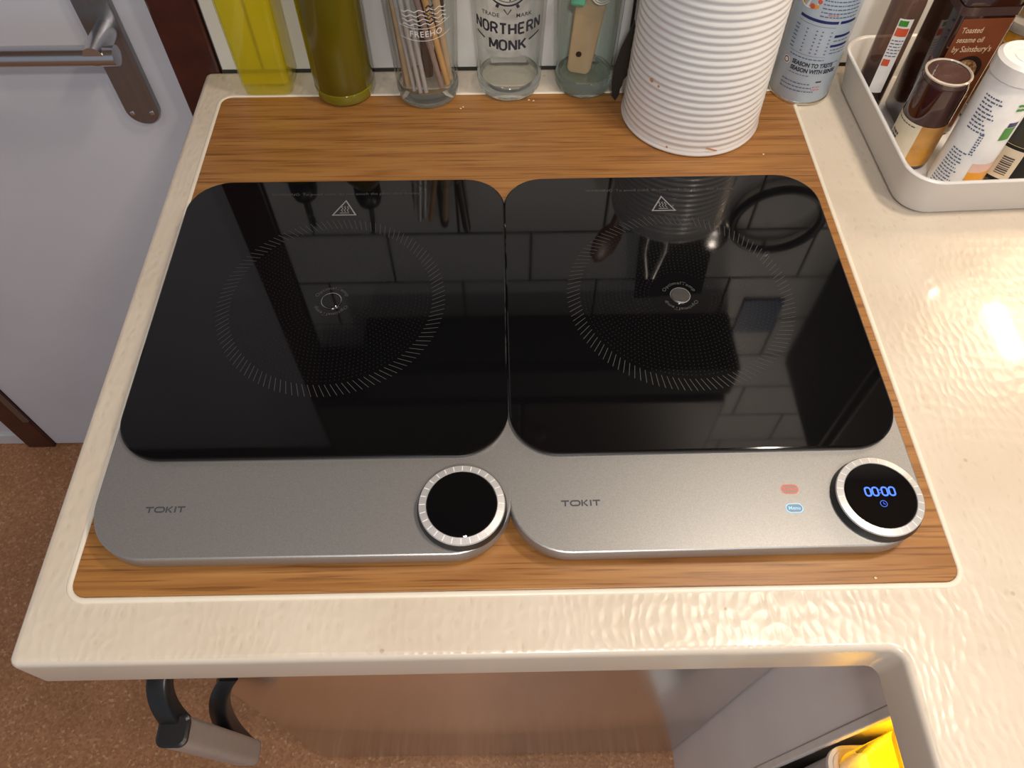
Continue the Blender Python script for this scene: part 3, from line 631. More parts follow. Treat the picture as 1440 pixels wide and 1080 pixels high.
# black print on the middle glass
def face_angle(x, y): return math.atan2(0.0036 - x, y + 0.3786)
fa = face_angle(0.013, 0.3435) - 0.03
def gtext(par, R, s, h, size, sx, bold, mat, a0, arcv=0.0, spacing=1.0, name='print', width=None):
    bm = text_bm(s, size, sx, bold, spacing=spacing)
    if width:
        xs = [v.co.x for v in bm.verts]; k = width / (max(xs) - min(xs)); move(bm, lambda c: (c.x * k, c.y, 0))
    subdiv(bm, 0.003)
    move(bm, lambda c: (c.x, c.y + arcv * c.x * c.x, 0)); return obj(name, wrap(bm, R, 0.0003, a0, h), mat, par)
GL = {'N': [[(-1, -1), (-1, 1)], [(-0.95, 1), (0.95, -1)], [(1, -1), (1, 1)]], 'O': [[(-1, -0.45), (-1, 0.45), (-0.7, 0.85), (0, 1), (0.7, 0.85), (1, 0.45), (1, -0.45), (0.7, -0.85), (0, -1), (-0.7, -0.85), (-1, -0.45)]],
      'R': [[(-1, -1), (-1, 1)], [(-1, 1), (0.3, 1), (0.85, 0.75), (0.95, 0.5), (0.85, 0.2), (0.3, 0), (-1, 0)], [(0.1, 0), (1, -1)]], 'T': [[(-1, 1), (1, 1)], [(0, 1), (0, -1)]],
      'H': [[(-1, -1), (-1, 1)], [(1, -1), (1, 1)], [(-1, 0), (1, 0)]], 'E': [[(-0.9, -1), (-0.9, 1)], [(-0.9, 1), (0.9, 1)], [(-0.9, 0), (0.7, 0)], [(-0.9, -1), (0.9, -1)]],
      'M': [[(-1.2, -1), (-1.2, 1)], [(-1.15, 1), (0, -0.6)], [(0, -0.6), (1.15, 1)], [(1.2, 1), (1.2, -1)]], 'K': [[(-1, -1), (-1, 1)], [(1, 1), (-0.75, -0.15)], [(-0.35, 0.2), (1, -1)]]}
def caps(word, width, height, pen):
    n = len(word); step = width / n; bm = bmesh.new(); hw = step * 0.34
    for k, ch in enumerate(word):
        x0 = -width / 2 + step * (k + 0.5)
        for pl in GL[ch]: strokes([[(x0 + a * hw, b2 * (height - pen) / 2) for a, b2 in pl]], pen, 0, bm)
    return bm
for wd_, wdt, hz in (('NORTHERN', 0.0720, 0.0850), ('MONK', 0.0385, 0.0678)):
    bm = subdiv(caps(wd_, wdt, 0.0128, 0.0023), 0.003); move(bm, lambda c: (c.x, c.y + 1.2 * c.x * c.x, 0)); tag(obj('print', wrap(bm, R2, 0.0003, fa, hz), 'ink', g2), 'black lettering ' + wd_)
gtext(g2, R2, 'TRADE', 0.0985, 0.0056, 1.0, 0.0001, 'ink', fa - 0.45, 0, 1.1, 'print'); gtext(g2, R2, 'MARK', 0.0985, 0.0056, 1.0, 0.0001, 'ink', fa + 0.42, 0, 1.1, 'print')
for q in ([(-0.0345, 0.0015), (-0.0245, -0.0030)], [(0.0345, 0.0015), (0.0215, -0.0035)]): obj('print', wrap(subdiv(strokes([q], 0.0018), 0.002), R2, 0.0003, fa, 0.0745), 'ink', g2)
bm = strokes([arc(0, 0, 0.0225, 0, 360, 48)], 0.0018); strokes([arc(0, 0, 0.0190, 0, 360, 48)], 0.0008, 0, bm)
for k in range(8):
    a = math.radians(22.5 + 45 * k); strokes([[(0.0235 * math.cos(a), 0.0235 * math.sin(a)), (0.027 * math.cos(a), 0.027 * math.sin(a))]], 0.003, 0, bm)
strokes([[(-0.0035, -0.0262), (0, -0.0315), (0.0035, -0.0262)]], 0.0012, 0, bm)
strokes([[(0.002, -0.018), (0.010, -0.004), (0.004, 0.012)], [(0.010, -0.015), (0.015, -0.004)], [(-0.010, -0.015), (-0.004, -0.004)]], 0.0012, 0, bm)
merge(bm, disc(0.007, 20, (-0.005, -0.013), 0, 0.004)); obj('print', wrap(subdiv(bm, 0.003), R2, 0.0003, fa, 0.1315), 'ink', g2)
# white print on the first glass
fa1 = face_angle(-0.0735, 0.3315) + 0.1
gtext(g1, R1, 'FREEHO', 0.0865, 0.0085, 0.95, 0.0001, 'white_label', fa1, 4.0, 1.15)
bm = bmesh.new()
for j in range(4): strokes([[(-0.022 + 0.002 * k, 0.097 + 0.0045 * j + 0.0011 * math.sin(k * 1.3 + j)) for k in range(23)]], 0.0008, 0, bm)
strokes([[(-0.026 + 0.002 * k, 0.080 + 6.0 * (-0.026 + 0.002 * k) ** 2) for k in range(27)]], 0.0006, 0, bm); strokes([[(-0.026 + 0.002 * k, 0.0925 + 6.0 * (-0.026 + 0.002 * k) ** 2) for k in range(27)]], 0.0006, 0, bm)
obj('print', wrap(bm, R1, 0.0003, fa1, 0), 'white_label', g1)
bm = bmesh.new()
for j in range(5): strokes([[(0.001 + 0.001 * k, 0.098 + 0.004 * j + 0.0009 * math.sin(k * 1.3 + j)) for k in range(9)]], 0.0016, 0, bm)
obj('print', wrap(bm, R1, 0.0003, fa1, 0), 'ink', g1)
# sticks in the first glass: (bottom x,y) (top x,y) length material radius
gx, gy = -0.0735, 0.3315; zb = ZB + 0.0150
sticks = [((-0.006, -0.024), (-0.020, -0.020), 0.205, 'dial', 0.0024, 'straw', 'shiny metal straw leaning left at the front of the chopstick glass'),
          ((0.000, -0.0235), (-0.014, -0.016), 0.205, 'dial', 0.0024, 'straw', 'shiny metal straw, second from the left in the chopstick glass'),
          ((-0.0125, -0.0205), (-0.026, -0.010), 0.200, 'dial', 0.0024, 'straw', 'shiny metal straw nearest the left wall of the chopstick glass'),
          ((0.0160, -0.0165), (-0.010, -0.012), 0.210, 'mauve_stick', 0.0030, 'chopstick', 'mauve-grey lacquered chopstick crossing the middle of the glass'),
          ((0.0215, -0.0100), (-0.002, -0.010), 0.215, 'wood_stick', 0.0034, 'chopstick', 'warm bamboo chopstick leaning from the right of the glass'),
          ((0.0235, -0.001), (0.011, -0.004), 0.215, 'wood_stick2', 0.0042, 'chopstick', 'thick pale bamboo stick at the right of the glass'),
          ((-0.0190, -0.0135), (-0.0285, -0.003), 0.190, 'wood_stick2', 0.0030, 'chopstick', 'pale bamboo chopstick at the left of the glass'),
          ((-0.0220, -0.0065), (-0.0300, 0.007), 0.195, 'mauve_stick', 0.0030, 'chopstick', 'mauve-grey chopstick at the back left of the glass'),
          ((0.001, 0.004), (0.000, 0.018), 0.260, 'brown_stick', 0.0060, 'chopstick', 'thick dark brown stick in the middle of the glass'),
          ((0.012, 0.014), (0.022, 0.014), 0.255, 'brown_stick', 0.0055, 'chopstick', 'dark brown stick at the back right of the glass')]
for (b0, t0, Ln, mt, r, cat, lab) in sticks:
    p0 = Vector((gx + b0[0], gy + b0[1], zb + r * 0.3)); d = Vector((t0[0] - b0[0], t0[1] - b0[1], 0.140)).normalized()
    o = obj('metal_straw' if cat == 'straw' else 'chopstick', tube([p0, p0 + d * Ln * 0.5, p0 + d * Ln * 0.97, p0 + d * Ln], [r * 0.9, r, r, r * 0.7], 12), mt, None, True, 50)
    tag(o, lab, cat, 'sticks in the left pint glass')
# wooden-handled brush in the third glass
br = thing('dish_brush', 'wooden-handled brush with mint edge and white bristles', 'brush', (0.0860, 0.3385, ZB + 0.0170), rot=(math.radians(-2), math.radians(6), math.radians(-5)))
wd = rrect(-0.0142, 0.0142, 0.0, 0.082, (0.004, 0.004, 0.007, 0.007), 6)
bm = move(prism(wd, -0.0045, 0.0045, 0.0015), lambda c: (c.x * (0.86 + 0.2 * c.y / 0.082), c.z, c.y)); hnd = obj('handle', bm, 'wood_pale', br, True, 40)
obj('hang_hole', move(lathe([(0.0030, 0), (0.0030, 0.0006)], 16), lambda c: (-0.003 + c.x, -0.0050 - c.z + 0.0004, 0.022 + c.y)), 'soft_black', hnd)
obj('edge_band', box(-0.0205, -0.006, -0.010, 0.006, 0.073, 0.090, 0.003), 'mint', br)
obj('brush_head', box(-0.016, 0.018, -0.006, 0.008, 0.081, 0.140, 0.004), 'wood_pale', br)
bm = bmesh.new()
for k in range(11): tube(bez((-0.006 + 0.0012 * k, -0.009, 0.094 + 0.001 * k), (0.002 + 0.001 * k, -0.017, 0.074 + 0.002 * k), (0.017, -0.004, 0.080 + 0.0028 * k), 6), 0.0008, 6, bm)
tag(obj('bristles', bm, 'bristle', br, True), 'curved white bristles')
# dark knife leaning between glass and tin
kn = thing('knife', 'black-bladed knife with brown riveted handle beside the white tin', 'knife', (0.1250, 0.3120, ZB))
outl = [(0.0, 0.0), (-0.004, 0.006), (-0.0062, 0.020), (-0.0052, 0.040), (-0.001, 0.060), (0.0060, 0.080), (0.0090, 0.090), (0.0100, 0.083), (0.0102, 0.070), (0.0092, 0.058), (0.0098, 0.050), (0.0115, 0.043), (0.0085, 0.037), (0.0090, 0.030), (0.0060, 0.025), (0.0050, 0.018), (0.0035, 0.014), (0.0035, 0.008)]
obj('blade', move(prism(outl[::-1], -0.0008, 0.0008), lambda c: (c.x, c.z, c.y)), 'knife_black', kn)
obj('ferrule', move(prism([(0.0095, 0.062), (0.0175, 0.074), (0.0130, 0.083), (0.0098, 0.082)], -0.0016, 0.0016), lambda c: (c.x, c.z, c.y)), 'black', kn)
hk = obj('handle', move(prism([(0.0108, 0.080), (0.0172, 0.078), (0.0330, 0.155), (0.0250, 0.158)], -0.005, 0.005, 0.0012), lambda c: (c.x, c.z + 0.002, c.y)), 'copper_wood', kn, True, 40)
for zz_ in ((0.0148, 0.0855), (0.0235, 0.128)): obj('rivet', move(lathe([(0.0017, 0), (0.0012, 0.0006)], 12), lambda c, q=zz_: (q[0] + c.x, -0.0030 - c.z, q[1] + c.y)), 'chrome', hk, True)
# big white ribbed tin
TX, TY, TH = 0.2005, 0.2905, 0.172
tn = thing('utensil_tin', 'large white ribbed utensil tin standing on the board', 'tin', (TX, TY, ZB))
prof = [(0.0665, 0.0), (0.0700, 0.0004), (0.0712, 0.0014), (0.0712, 0.0034), (0.0698, 0.0046)]
ribs = 22; zz0, zz1 = 0.006, 0.163
def rt(z): return 0.0702 - 0.0042 * z / TH
for k in range(ribs * 6 + 1):
    z = zz0 + (zz1 - zz0) * k / (ribs * 6); prof.append((rt(z) - 0.0010 * (0.5 - 0.5 * math.cos(2 * PI * k / 6)), z))
prof += [(rt(0.166), 0.166), (rt(0.168) + 0.0016, 0.168), (rt(0.17) + 0.0018, 0.1705), (rt(0.172), 0.172), (rt(0.172) - 0.0016, 0.170), (rt(0.1) - 0.003, 0.1), (rt(0) - 0.004, 0.004)]
obj('tin_wall', lathe(prof, 96), 'white_enamel', tn, True, 70)
fa_t = face_angle(TX, TY)
for s, h, ln, an in ((0.030, 0.0095, 0.014, 0.6), (-0.0135, 0.0075, 0.004, 1.4)):
    bm = strokes([[(s - ln / 2 * math.cos(an), h + ln / 2 * math.sin(an) * 0.6), (s, h), (s + ln / 2 * math.cos(an), h - ln / 2 * math.sin(an) * 0.6)]], 0.0016); tag(obj('stain', wrap(bm, rt, 0.0013, fa_t, 0), 'grease', tn), 'small rusty food stain')
for q in ((-0.043, 0.068, 0.0022), (-0.034, 0.066, 0.0013)): obj('stain', wrap(disc(q[2], 12, q[:2]), rt, 0.0006, fa_t, 0), 'grease', tn)
# utensils in the tin (mirrored in the right-hand plate)
def upright(name, label, cat, x, y, lean, build, group='utensils in the white tin'):
    t = thing(name, label, cat, (x, y, ZB + 0.006), group=group, rot=lean); build(t); return t
def turner(t):
    obj('handle', tube([(0, 0, 0), (0, 0, 0.20)], 0.0055, 12), 'black', t, True); obj('blade', box(-0.050, 0.050, -0.002, 0.002, 0.19, 0.41, 0.0015), 'soft_black', t)
upright('slotted_turner', 'broad black turner standing in the white tin', 'turner', TX + 0.012, TY + 0.015, (math.radians(-6), math.radians(5), 0), turner)
def spoon(mat):
    def f(t):
        obj('handle', tube([(0, 0, 0), (0, 0, 0.21)], [0.004, 0.005], 12), mat, t, True)
        obj('bowl', move(lathe([(0.003, -0.036), (0.016, -0.024), (0.021, -0.004), (0.018, 0.018), (0.006, 0.034), (0.001, 0.036)], 24), lambda c: (c.x, c.y * 0.35, c.z + 0.24)), mat, t, True)
    return f
upright('serving_spoon', 'shiny steel serving spoon standing in the white tin', 'spoon', TX + 0.012, TY - 0.005, (math.radians(-4), math.radians(14), 0), spoon('chrome'))
upright('wooden_spoon', 'brown wooden spoon standing in the white tin', 'spoon', TX - 0.016, TY + 0.010, (math.radians(-3), math.radians(-12), 0.4), spoon('copper_wood'))
def tongs(t):
    for s in (-1, 1): obj('tong_arm', tube([(0.002 * s, 0, 0), (0.010 * s, 0, 0.12), (0.013 * s, 0, 0.25), (0.004 * s, 0, 0.305)], 0.0034, 10), 'chrome', t, True)
upright('kitchen_tongs', 'steel tongs standing in the white tin', 'tongs', TX - 0.012, TY - 0.022, (math.radians(-5), math.radians(2), 0), tongs)
# blue card pinned to the tiles, wok ring hung beside it
bcard = obj('notice_card', box(0.376, 0.440, YW - 0.004, YW - 0.0006, 0.45, 0.532, 0.001), 'blue_card'); tag(bcard, 'blue card fixed to the tiles, mirrored in the right plate', 'card')
wr = thing('wok_ring', 'dark wok ring hanging on the tiles, mirrored in the right plate', 'wok ring', (0.375, YW - 0.010, 0.275))
obj('ring', move(tube([(0.060 * math.cos(2 * PI * k / 36), 0.055 * math.sin(2 * PI * k / 36), 0) for k in range(37)], 0.006, 10), lambda c: (c.x, c.z, c.y)), 'black', wr, True)
obj('hook', tube([(0, 0.009, 0.062), (0, -0.006, 0.062), (0, -0.008, 0.052)], 0.0025, 8), 'chrome', wr, True)

# ------------------------------------------------------------------ salt drum
SX, SY, SR = 0.3240, 0.3305, 0.0310
sd = thing('salt_drum', 'pale blue salt drum between the white tin and the tray', 'salt drum', (SX, SY, ZB))
obj('drum', lathe([(SR - 0.0006, 0.003), (SR, 0.004), (SR, 0.128), (SR - 0.001, 0.129)], 64), 'salt_blue', sd, True)
obj('seam_ring', lathe([(SR - 0.002, 0.0), (SR + 0.0004, 0.0004), (SR + 0.0006, 0.0022), (SR - 0.0002, 0.0034), (SR - 0.003, 0.0036)], 64), 'tin_edge', sd, True)
obj('lid', lathe([(SR + 0.0006, 0.1275), (SR + 0.0008, 0.1335), (SR - 0.002, 0.1345)], 64), 'white_label', sd, True, 40)
fs = face_angle(SX, SY)
def son(bm, mat, name='print', z=0.0): return obj(name, wrap(subdiv(bm, 0.004), SR, 0.00025, fs, z), mat, sd)
son(move(text_bm('SEASON TO TASTE', 0.0062, 0.80, 0.00026, 'LEFT'), lambda c: (c.x - 0.0145, c.y + 0.0455, 0)), 'ink')
son(move(text_bm('SEASON WITH SENSE', 0.0062, 0.80, 0.00026, 'LEFT'), lambda c: (c.x - 0.0145, c.y + 0.0390, 0)), 'ink')
son(patch(-0.022, 0.0165, 0.0900, 0.0928, 14), 'navy'); son(patch(0.0185, 0.036, 0.0900, 0.0928, 8), 'navy')
son(patch(0.0175, 0.036, 0.0760, 0.0786, 8), 'navy'); son(patch(0.0165, 0.036, 0.0660, 0.0686, 8), 'navy')
bm = bmesh.new()
for j, h in enumerate((0.0865, 0.0555)): merge(bm, patch(-0.022, 0.0155, h - 0.00015, h + 0.00015, 12))
for j in range(7):
    for x in (-0.020, -0.010, -0.0005, 0.005, 0.0135):
        merge(bm, patch(x - (0.004 if x < -0.015 else 0.0009), x + 0.0009, 0.0582 + 0.0038 * j, 0.0592 + 0.0038 * j, 2))
son(bm, 'ink_blue')
bm = bmesh.new()
for j in range(8): scribble(-0.003, 0.034, 0.0965 + 0.0038 * j, 0.0011, bm, j)
for j in range(3): scribble(0.018, 0.036, 0.0725 - 0.0095 * (j > 0) - 0.0035 * (j > 1), 0.0010, bm, 20 + j)
for j in range(3): scribble(-0.020, 0.010 + 0.003 * j, 0.0245 - 0.0042 * j, 0.0012, bm, 40 + j)
scribble(-0.020, 0.0155, 0.0520, 0.0010, bm, 60); scribble(-0.0145, 0.006, 0.0340, 0.0008, bm, 61); scribble(0.016, 0.034, 0.0480, 0.0010, bm, 62)
tag(son(bm, 'ink_blue'), kind='stuff')
bm = scribble(0.004, 0.014, 0.0985, 0.0011, None, 70); scribble(0.014, 0.022, 0.0215, 0.0009, bm, 71); scribble(0.013, 0.022, 0.0185, 0.0009, bm, 72); tag(son(bm, 'ink_pink'), kind='stuff')
son(patch(0.0155, 0.0215, 0.0267, 0.0283, 3), 'ink')
son(disc(0.0135, 28, (-0.0185, 0.1130)), 'white_label', 'badge')
obj('print', wrap(subdiv(move(text_bm('SALT', 0.0090, 0.72, 0.0003), lambda c: (c.x - 0.0175, c.y + 0.1125, 0)), 0.004), SR, 0.0005, fs, 0), 'ink', sd)
bm = bmesh.new()
for k, (a, r) in enumerate(((-20, 0.0022), (10, 0.0020), (-62, 0.0026), (40, 0.0022))): merge(bm, disc(r, 10, (-0.0185 + 0.0125 * math.cos(math.radians(a)), 0.1130 + 0.0115 * math.sin(math.radians(a)))))
obj('print', wrap(bm, SR, 0.0006, fs, 0), 'orange_red', sd)
for q in ((-0.0085, 0.0020), (-0.0230, 0.0017)): obj('print', wrap(disc(q[1], 10, (q[0], 0.1035)), SR, 0.0006, fs, 0), 'orange_print', sd)
son(disc(0.0042, 20, (-0.0215, 0.0435)), 'white_label', 'badge')
obj('print', wrap(strokes([arc(-0.0215, 0.0435, 0.0027, 0, 360, 18)], 0.0010), SR, 0.0005, fs, 0), 'copper_wood', sd)

# ------------------------------------------------------------------ white tray with condiments
tr = thing('tray', 'white rounded tray full of condiment bottles on the right', 'tray', (0.3665, 0.1265, 0.0002), 0.035)
TW, TD, THt = 0.30, 0.226, 0.046
rs = []
for ins, z in ((0.016, 0.0), (0.0115, 0.0008), (0.0085, 0.004), (0.0015, THt - 0.003), (0.0, THt - 0.0012), (0.0006, THt), (0.0030, THt), (0.0042, THt - 0.002), (0.0105, 0.006), (0.0135, 0.0035), (0.018, 0.003)):
    rs.append([(x, y, z) for x, y in rrect(ins, TW - ins, ins, TD - ins, 0.030 - min(ins, 0.012) * 0.4, 10)])
obj('tray_shell', loft(rs), 'tray', tr, True, 60)
ZT = 0.0036
# clear bottle with a strip label
c1 = thing('sauce_bottle', 'clear bottle with white strip label at the back left of the tray', 'bottle', (0.3865, 0.3010, ZT))
obj('glass_body', lathe([(0.0145, 0), (0.0155, 0.003), (0.0155, 0.110), (0.014, 0.125), (0.009, 0.14), (0.009, 0.155)], 32), thin_glass('smoky_bottle', (0.50, 0.40, 0.36), 1.5, 0.3, (0.22, 0.14, 0.12)), c1, True)
obj('contents', lathe([(0.0140, 0.003), (0.0143, 0.004), (0.0143, 0.045)], 32), 'syrup', c1, True)
obj('cap', lathe([(0.0105, 0.148), (0.0105, 0.165), (0.0, 0.166)], 24, cap1=False), 'black', c1, True, 40)
fc = face_angle(0.3865, 0.301) + 0.35
lb = obj('label', wrap(patch(-0.0065, 0.0065, 0.022, 0.100, 6), 0.0155, 0.0003, fc, 0), 'white_label', c1)
for q in ((0.0055, 0.083, 0.091), (0.0010, 0.052, 0.059)): obj('print', wrap(patch(-0.0055, q[0], q[1], q[2], 4), 0.0155, 0.0006, fc, 0), 'orange_red', lb)
obj('print', wrap(patch(-0.0055, 0.0025, 0.093, 0.0985, 4), 0.0155, 0.0006, fc, 0), 'green_print', lb)
bm = bmesh.new()
for j in range(6): scribble(-0.0055, 0.0055, 0.0625 + 0.0032 * j, 0.0011, bm, 80 + j)
obj('print', wrap(bm, 0.0155, 0.0006, fc, 0), 'ink_blue', lb)
# square sesame-oil bottle
sq_ = thing('sesame_oil_bottle', 'square dark brown sesame oil bottle with russet label', 'bottle', (0.4320, 0.2720, ZT), 0.03)
hs = 0.0265; sq_.scale = (1, 1, 1.22)
obj('glass_body', loft([[(x, y, z) for x, y in rrect(-h, h, -h, h, 0.005, 4)] for h, z in ((hs - 0.002, 0), (hs, 0.003), (hs, 0.108), (hs - 0.004, 0.122), (0.012, 0.136), (0.012, 0.15))]), 'sesame_side', sq_, True, 50)
obj('cap', lathe([(0.0150, 0.146), (0.0150, 0.166), (0.013, 0.168), (0.0, 0.168)], 28, cap1=False), 'black', sq_, True, 40)
obj('shoulder_band', loft([[(x, y, z) for x, y in rrect(-h, h, -h, h, 0.005, 4)] for h, z in ((hs + 0.0006, 0.104), (hs + 0.0006, 0.1105))], cap0=False, cap1=False), 'lid_glassy', sq_)
def front(bm, off=0.0003): return move(bm, lambda c: (c.x, -hs - off, c.y))
lb = obj('label', front(patch(-0.0225, 0.0225, 0.008, 0.102, 1)), 'sesame_label', sq_)
for j, s in enumerate(('Toasted', 'sesame oil', "by Sainsbury's")): obj('print', front(move(text_bm(s, 0.0062 if j < 2 else 0.0068, 0.95, 0.00008, 'LEFT'), lambda c, j=j: (c.x - 0.019, c.y + 0.0930 - 0.0075 * j, 0)), 0.0005), 'cream_print', lb)
obj('print', front(move(strokes([[(-0.0225, 0.020), (-0.010, 0.041), (-0.004, 0.050)]], 0.009), lambda c: c), 0.0005), 'wood_pale', lb)
obj('print', front(disc(0.0150, 28, (0.003, 0.060), 0, 0.0125), 0.0005), 'dark_wood', lb)
obj('print', front(disc(0.0130, 28, (0.001, 0.059), 0, 0.0105), 0.0007), 'seeds', lb)
obj('print', front(disc(0.0125, 24, (0.008, 0.0375), 0, 0.0065), 0.0006), 'seeds', lb)
obj('print', front(patch(-0.010, 0.012, 0.0285, 0.0330, 1), 0.0008), 'white_label', lb)
for q in ((-0.013, 0.013, 0.0225, 0.0270), (-0.0155, 0.012, 0.0170, 0.0215)): obj('print', front(patch(*q, 1), 0.0009), 'red_print', lb)
for q in ((-0.017, 0.011, 0.0115, 0.0160), (-0.0175, 0.010, 0.0085, 0.0108)): obj('print', front(patch(*q, 1), 0.0009), 'green_print', lb)
# brown syrup bottle
sx_, sy_, sr_ = 0.4035, 0.2165, 0.0215
sy = thing('syrup_bottle', 'round dark brown syrup bottle with cream and honey label', 'bottle', (sx_, sy_, ZT))
obj('glass_body', lathe([(0.0215, 0), (sr_, 0.003), (sr_, 0.084), (sr_ - 0.0006, 0.0865)], 48), 'syrup', sy, True)
obj('lid', lathe([(sr_ - 0.001, 0.0862), (sr_ - 0.0012, 0.0915), (sr_ - 0.0026, 0.0922), (sr_ - 0.0034, 0.0912), (0.0, 0.0910)], 48, cap1=False), 'lid_glassy', sy, True, 30)
obj('lid_rim', lathe([(sr_ - 0.0012, 0.0906), (sr_ - 0.0008, 0.0922), (sr_ - 0.0024, 0.0929), (sr_ - 0.0032, 0.0918)], 48, cap0=False, cap1=False), 'rim_clear', sy, True)
fy = face_angle(sx_, sy_)
lb = obj('label', wrap(patch(-0.040, 0.002, 0.004, 0.0485, 16), sr_, 0.0003, fy, 0), 'cream_label', sy)
lb2 = obj('label', wrap(patch(0.002, 0.040, 0.004, 0.0485, 16), sr_, 0.0003, fy, 0), 'amber_label', sy)
obj('print', wrap(patch(0.002, 0.020, 0.006, 0.024, 8), sr_, 0.0005, fy, 0), 'amber', lb2)
bm = scribble(-0.030, -0.002, 0.0450, 0.0009, None, 90); obj('print', wrap(bm, sr_, 0.0006, fy, 0), 'ink', lb)
bm = scribble(-0.026, -0.015, 0.0300, 0.0024, None, 91); scribble(-0.026, -0.015, 0.0262, 0.0020, bm, 92); obj('print', wrap(bm, sr_, 0.0006, fy, 0), 'ink', lb)
# amber bottle with a gold cap
ax_, ay_, ar = 0.5030, 0.2900, 0.0285
ab = thing('vinegar_bottle', 'amber bottle with a beige-gold cap at the back right of the tray', 'bottle', (ax_, ay_, ZT))
obj('liquid', lathe([(ar - 0.003, 0.012), (ar - 0.001, 0.016), (ar - 0.001, 0.090), (ar - 0.004, 0.094)], 40), 'amber', ab, True)
obj('glass_base', lathe([(ar - 0.004, 0.0), (ar, 0.003), (ar, 0.014), (ar - 0.003, 0.0155)], 40), 'rim_clear', ab, True)
obj('glass_shoulder', lathe([(ar - 0.0015, 0.0935), (ar + 0.0005, 0.0970), (ar, 0.103), (0.022, 0.107)], 40), 'rim_clear', ab, True)
obj('cap', lathe([(0.0225, 0.105), (0.0255, 0.112), (0.0255, 0.138), (0.022, 0.146), (0.0, 0.148)], 40, cap1=False), 'gold_cap', ab, True, 40)
fb = face_angle(ax_, ay_)
bm = bmesh.new()
for j in range(3): scribble(-0.022, -0.001, 0.0840 - 0.0058 * j, 0.0014, bm, 100 + j)
obj('print', wrap(bm, ar, 0.0003, fb, 0), 'cream_print', ab)
obj('print', wrap(move(text_bm('LIFE', 0.0075, 0.9), lambda c: (c.x + 0.016, c.y + 0.0740, 0)), ar, 0.0003, fb, 0), 'cream_print', ab)
# white shaker with blue print
wx, wy, wr_ = 0.4365, 0.1775, 0.0225
ws = thing('seasoning_shaker', 'tall white seasoning shaker with blue print and orange foot', 'shaker', (wx, wy, ZT))
obj('drum', lathe([(wr_ - 0.001, 0), (wr_, 0.001), (wr_, 0.116), (wr_ - 0.001, 0.118)], 48), 'white_label', ws, True)
cp = obj('cap', lathe([(wr_ - 0.0005, 0.117), (wr_ + 0.0012, 0.118), (wr_ + 0.0012, 0.131), (wr_ - 0.002, 0.1335), (0.0165, 0.1335), (0.0150, 0.1320), (0.0, 0.1320)], 48, cap1=False), 'white_enamel', ws, True, 35)
bm = strokes([arc(0, 0, 0.0100, 0, 360, 28), arc(0, 0, 0.0060, 20, 160, 14)], 0.0010, 0.1323); obj('cap_emboss', bm, 'tray', cp)
fw = face_angle(wx, wy)
obj('print', wrap(patch(0.008, 0.052, 0.002, 0.030, 16), wr_, 0.0003, fw, 0), 'orange_print', ws)
obj('print', wrap(patch(0.008, 0.052, 0.030, 0.040, 16), wr_, 0.0003, fw, 0), 'peach_print', ws)
bm = bmesh.new()
for j in range(13): scribble(-0.020 + 0.0004 * j, -0.001 - 0.0016 * (j % 3), 0.0060 + 0.0034 * j, 0.0014, bm, 120 + j)
for j in range(10): scribble(-0.014, 0.003 - 0.002 * (j % 4), 0.0700 + 0.0036 * j, 0.0015, bm, 140 + j)
for j in range(9): scribble(0.000, 0.0035, 0.0480 + 0.0026 * j, 0.0015, bm, 160 + j)
obj('print', wrap(bm, wr_, 0.0003, fw, 0), 'ink_blue', ws)
obj('print', wrap(patch(0.016, 0.026, 0.066, 0.079, 6), wr_, 0.0004, fw, 0), 'green_print', ws)
obj('print', wrap(patch(0.017, 0.026, 0.0795, 0.084, 6), wr_, 0.0004, fw, 0), 'navy', ws)
bm = bmesh.new()
for k in range(6): merge(bm, disc(0.0020, 8, (0.017 + 0.0028 * (k % 3), 0.097 + 0.0042 * (k // 3)), 0, 0.0014))
obj('print', wrap(bm, wr_, 0.0004, fw, 0), 'green_print', ws)
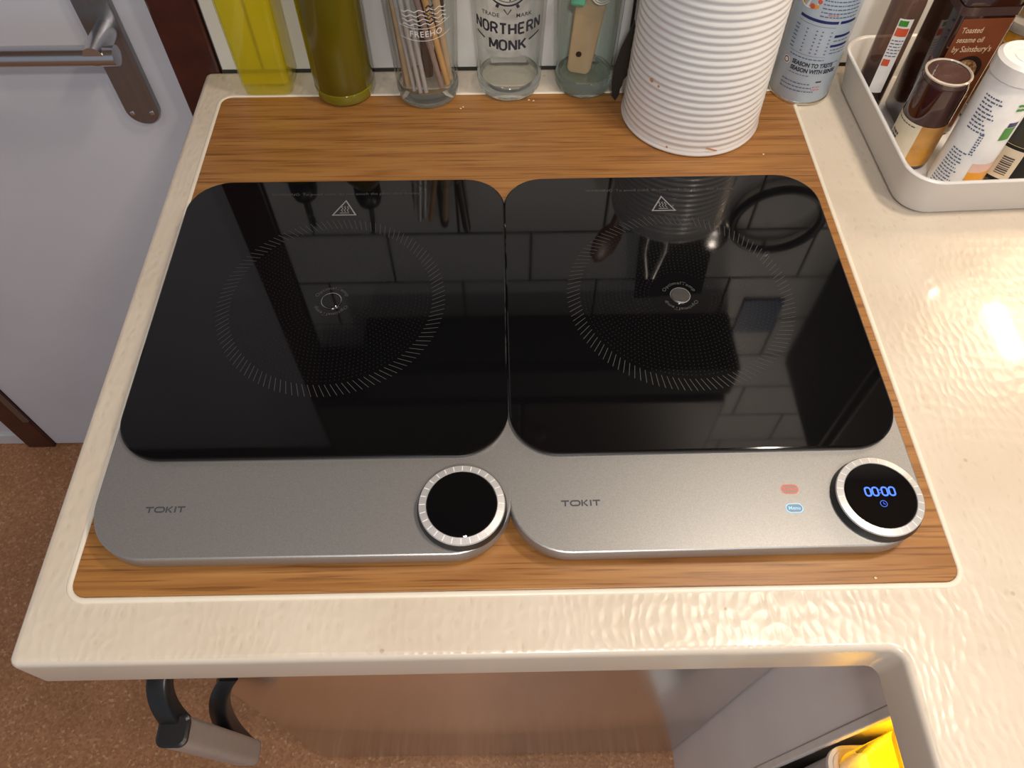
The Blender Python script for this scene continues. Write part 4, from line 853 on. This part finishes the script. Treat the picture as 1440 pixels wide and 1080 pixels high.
# dark green bottle
gx_, gy_, gr = 0.4945, 0.1980, 0.0345
gb = thing('wine_bottle', 'dark green glass bottle at the front right of the tray', 'bottle', (gx_, gy_, ZT))
obj('glass_body', lathe([(0.030, 0), (gr, 0.004), (gr, 0.110), (0.031, 0.130), (0.017, 0.155), (0.0125, 0.17), (0.0125, 0.215)], 56), 'dark_green', gb, True)
obj('cap', lathe([(0.0145, 0.20), (0.0145, 0.228), (0.0, 0.229)], 28, cap1=False), 'black', gb, True, 40)
fg_ = face_angle(gx_, gy_)
lb = obj('label', wrap(patch(-0.012, 0.050, 0.006, 0.046, 16), gr, 0.0003, fg_, 0), 'soft_black', gb)
obj('print', wrap(strokes([[(-0.012 + 0.002 * k, 0.0462) for k in range(32)]], 0.0006), gr, 0.0005, fg_, 0), 'gold_cap', lb)
lc = obj('label', wrap(patch(-0.009, 0.010, 0.010, 0.0425, 8), gr, 0.0006, fg_, 0), 'cream_label', gb)
bm = bmesh.new()
for k in range(9): merge(bm, patch(-0.0045, 0.0055, 0.0150 + 0.0022 * k, 0.0158 + 0.0022 * k + 0.0003 * (k % 3), 4))
obj('print', wrap(bm, gr, 0.0009, fg_, 0), 'ink', lc)
obj('print', wrap(disc(0.0045, 16, (0.0195, 0.033)), gr, 0.0006, fg_, 0), 'orange_print', lb)

# ------------------------------------------------------------------ crumbs
cr = [(-0.0385, 0.3010), (-0.0360, 0.3035), (0.0385, 0.3125), (0.0335, 0.3140), (0.2650, 0.2230), (0.1490, -0.2290), (0.2540, -0.2100)]
crl = ['crumb on the board just right of the chopstick glass, left of two', 'crumb on the board just right of the chopstick glass, right of two', 'crumb at the front right foot of the printed glass', 'crumb at the front foot of the printed glass', 'crumb on the board in front of the white tin', 'yellowish crumb on the worktop rim in front of the board', 'crumb at the right end of the board front edge']
for i, (x, y) in enumerate(cr):
    bm = bmesh.new(); bmesh.ops.create_icosphere(bm, subdivisions=1, radius=0.0009)
    move(bm, lambda c: (c.x * 1.3 + random.uniform(-1, 1) * 0.0002, c.y, c.z * 0.7))
    o = obj('crumb', bm, 'crumb'); o.location = (x, y, (0.0013 if BY0 < y else 0.0005)); tag(o, crl[i], 'crumb', 'crumbs on the board and worktop')
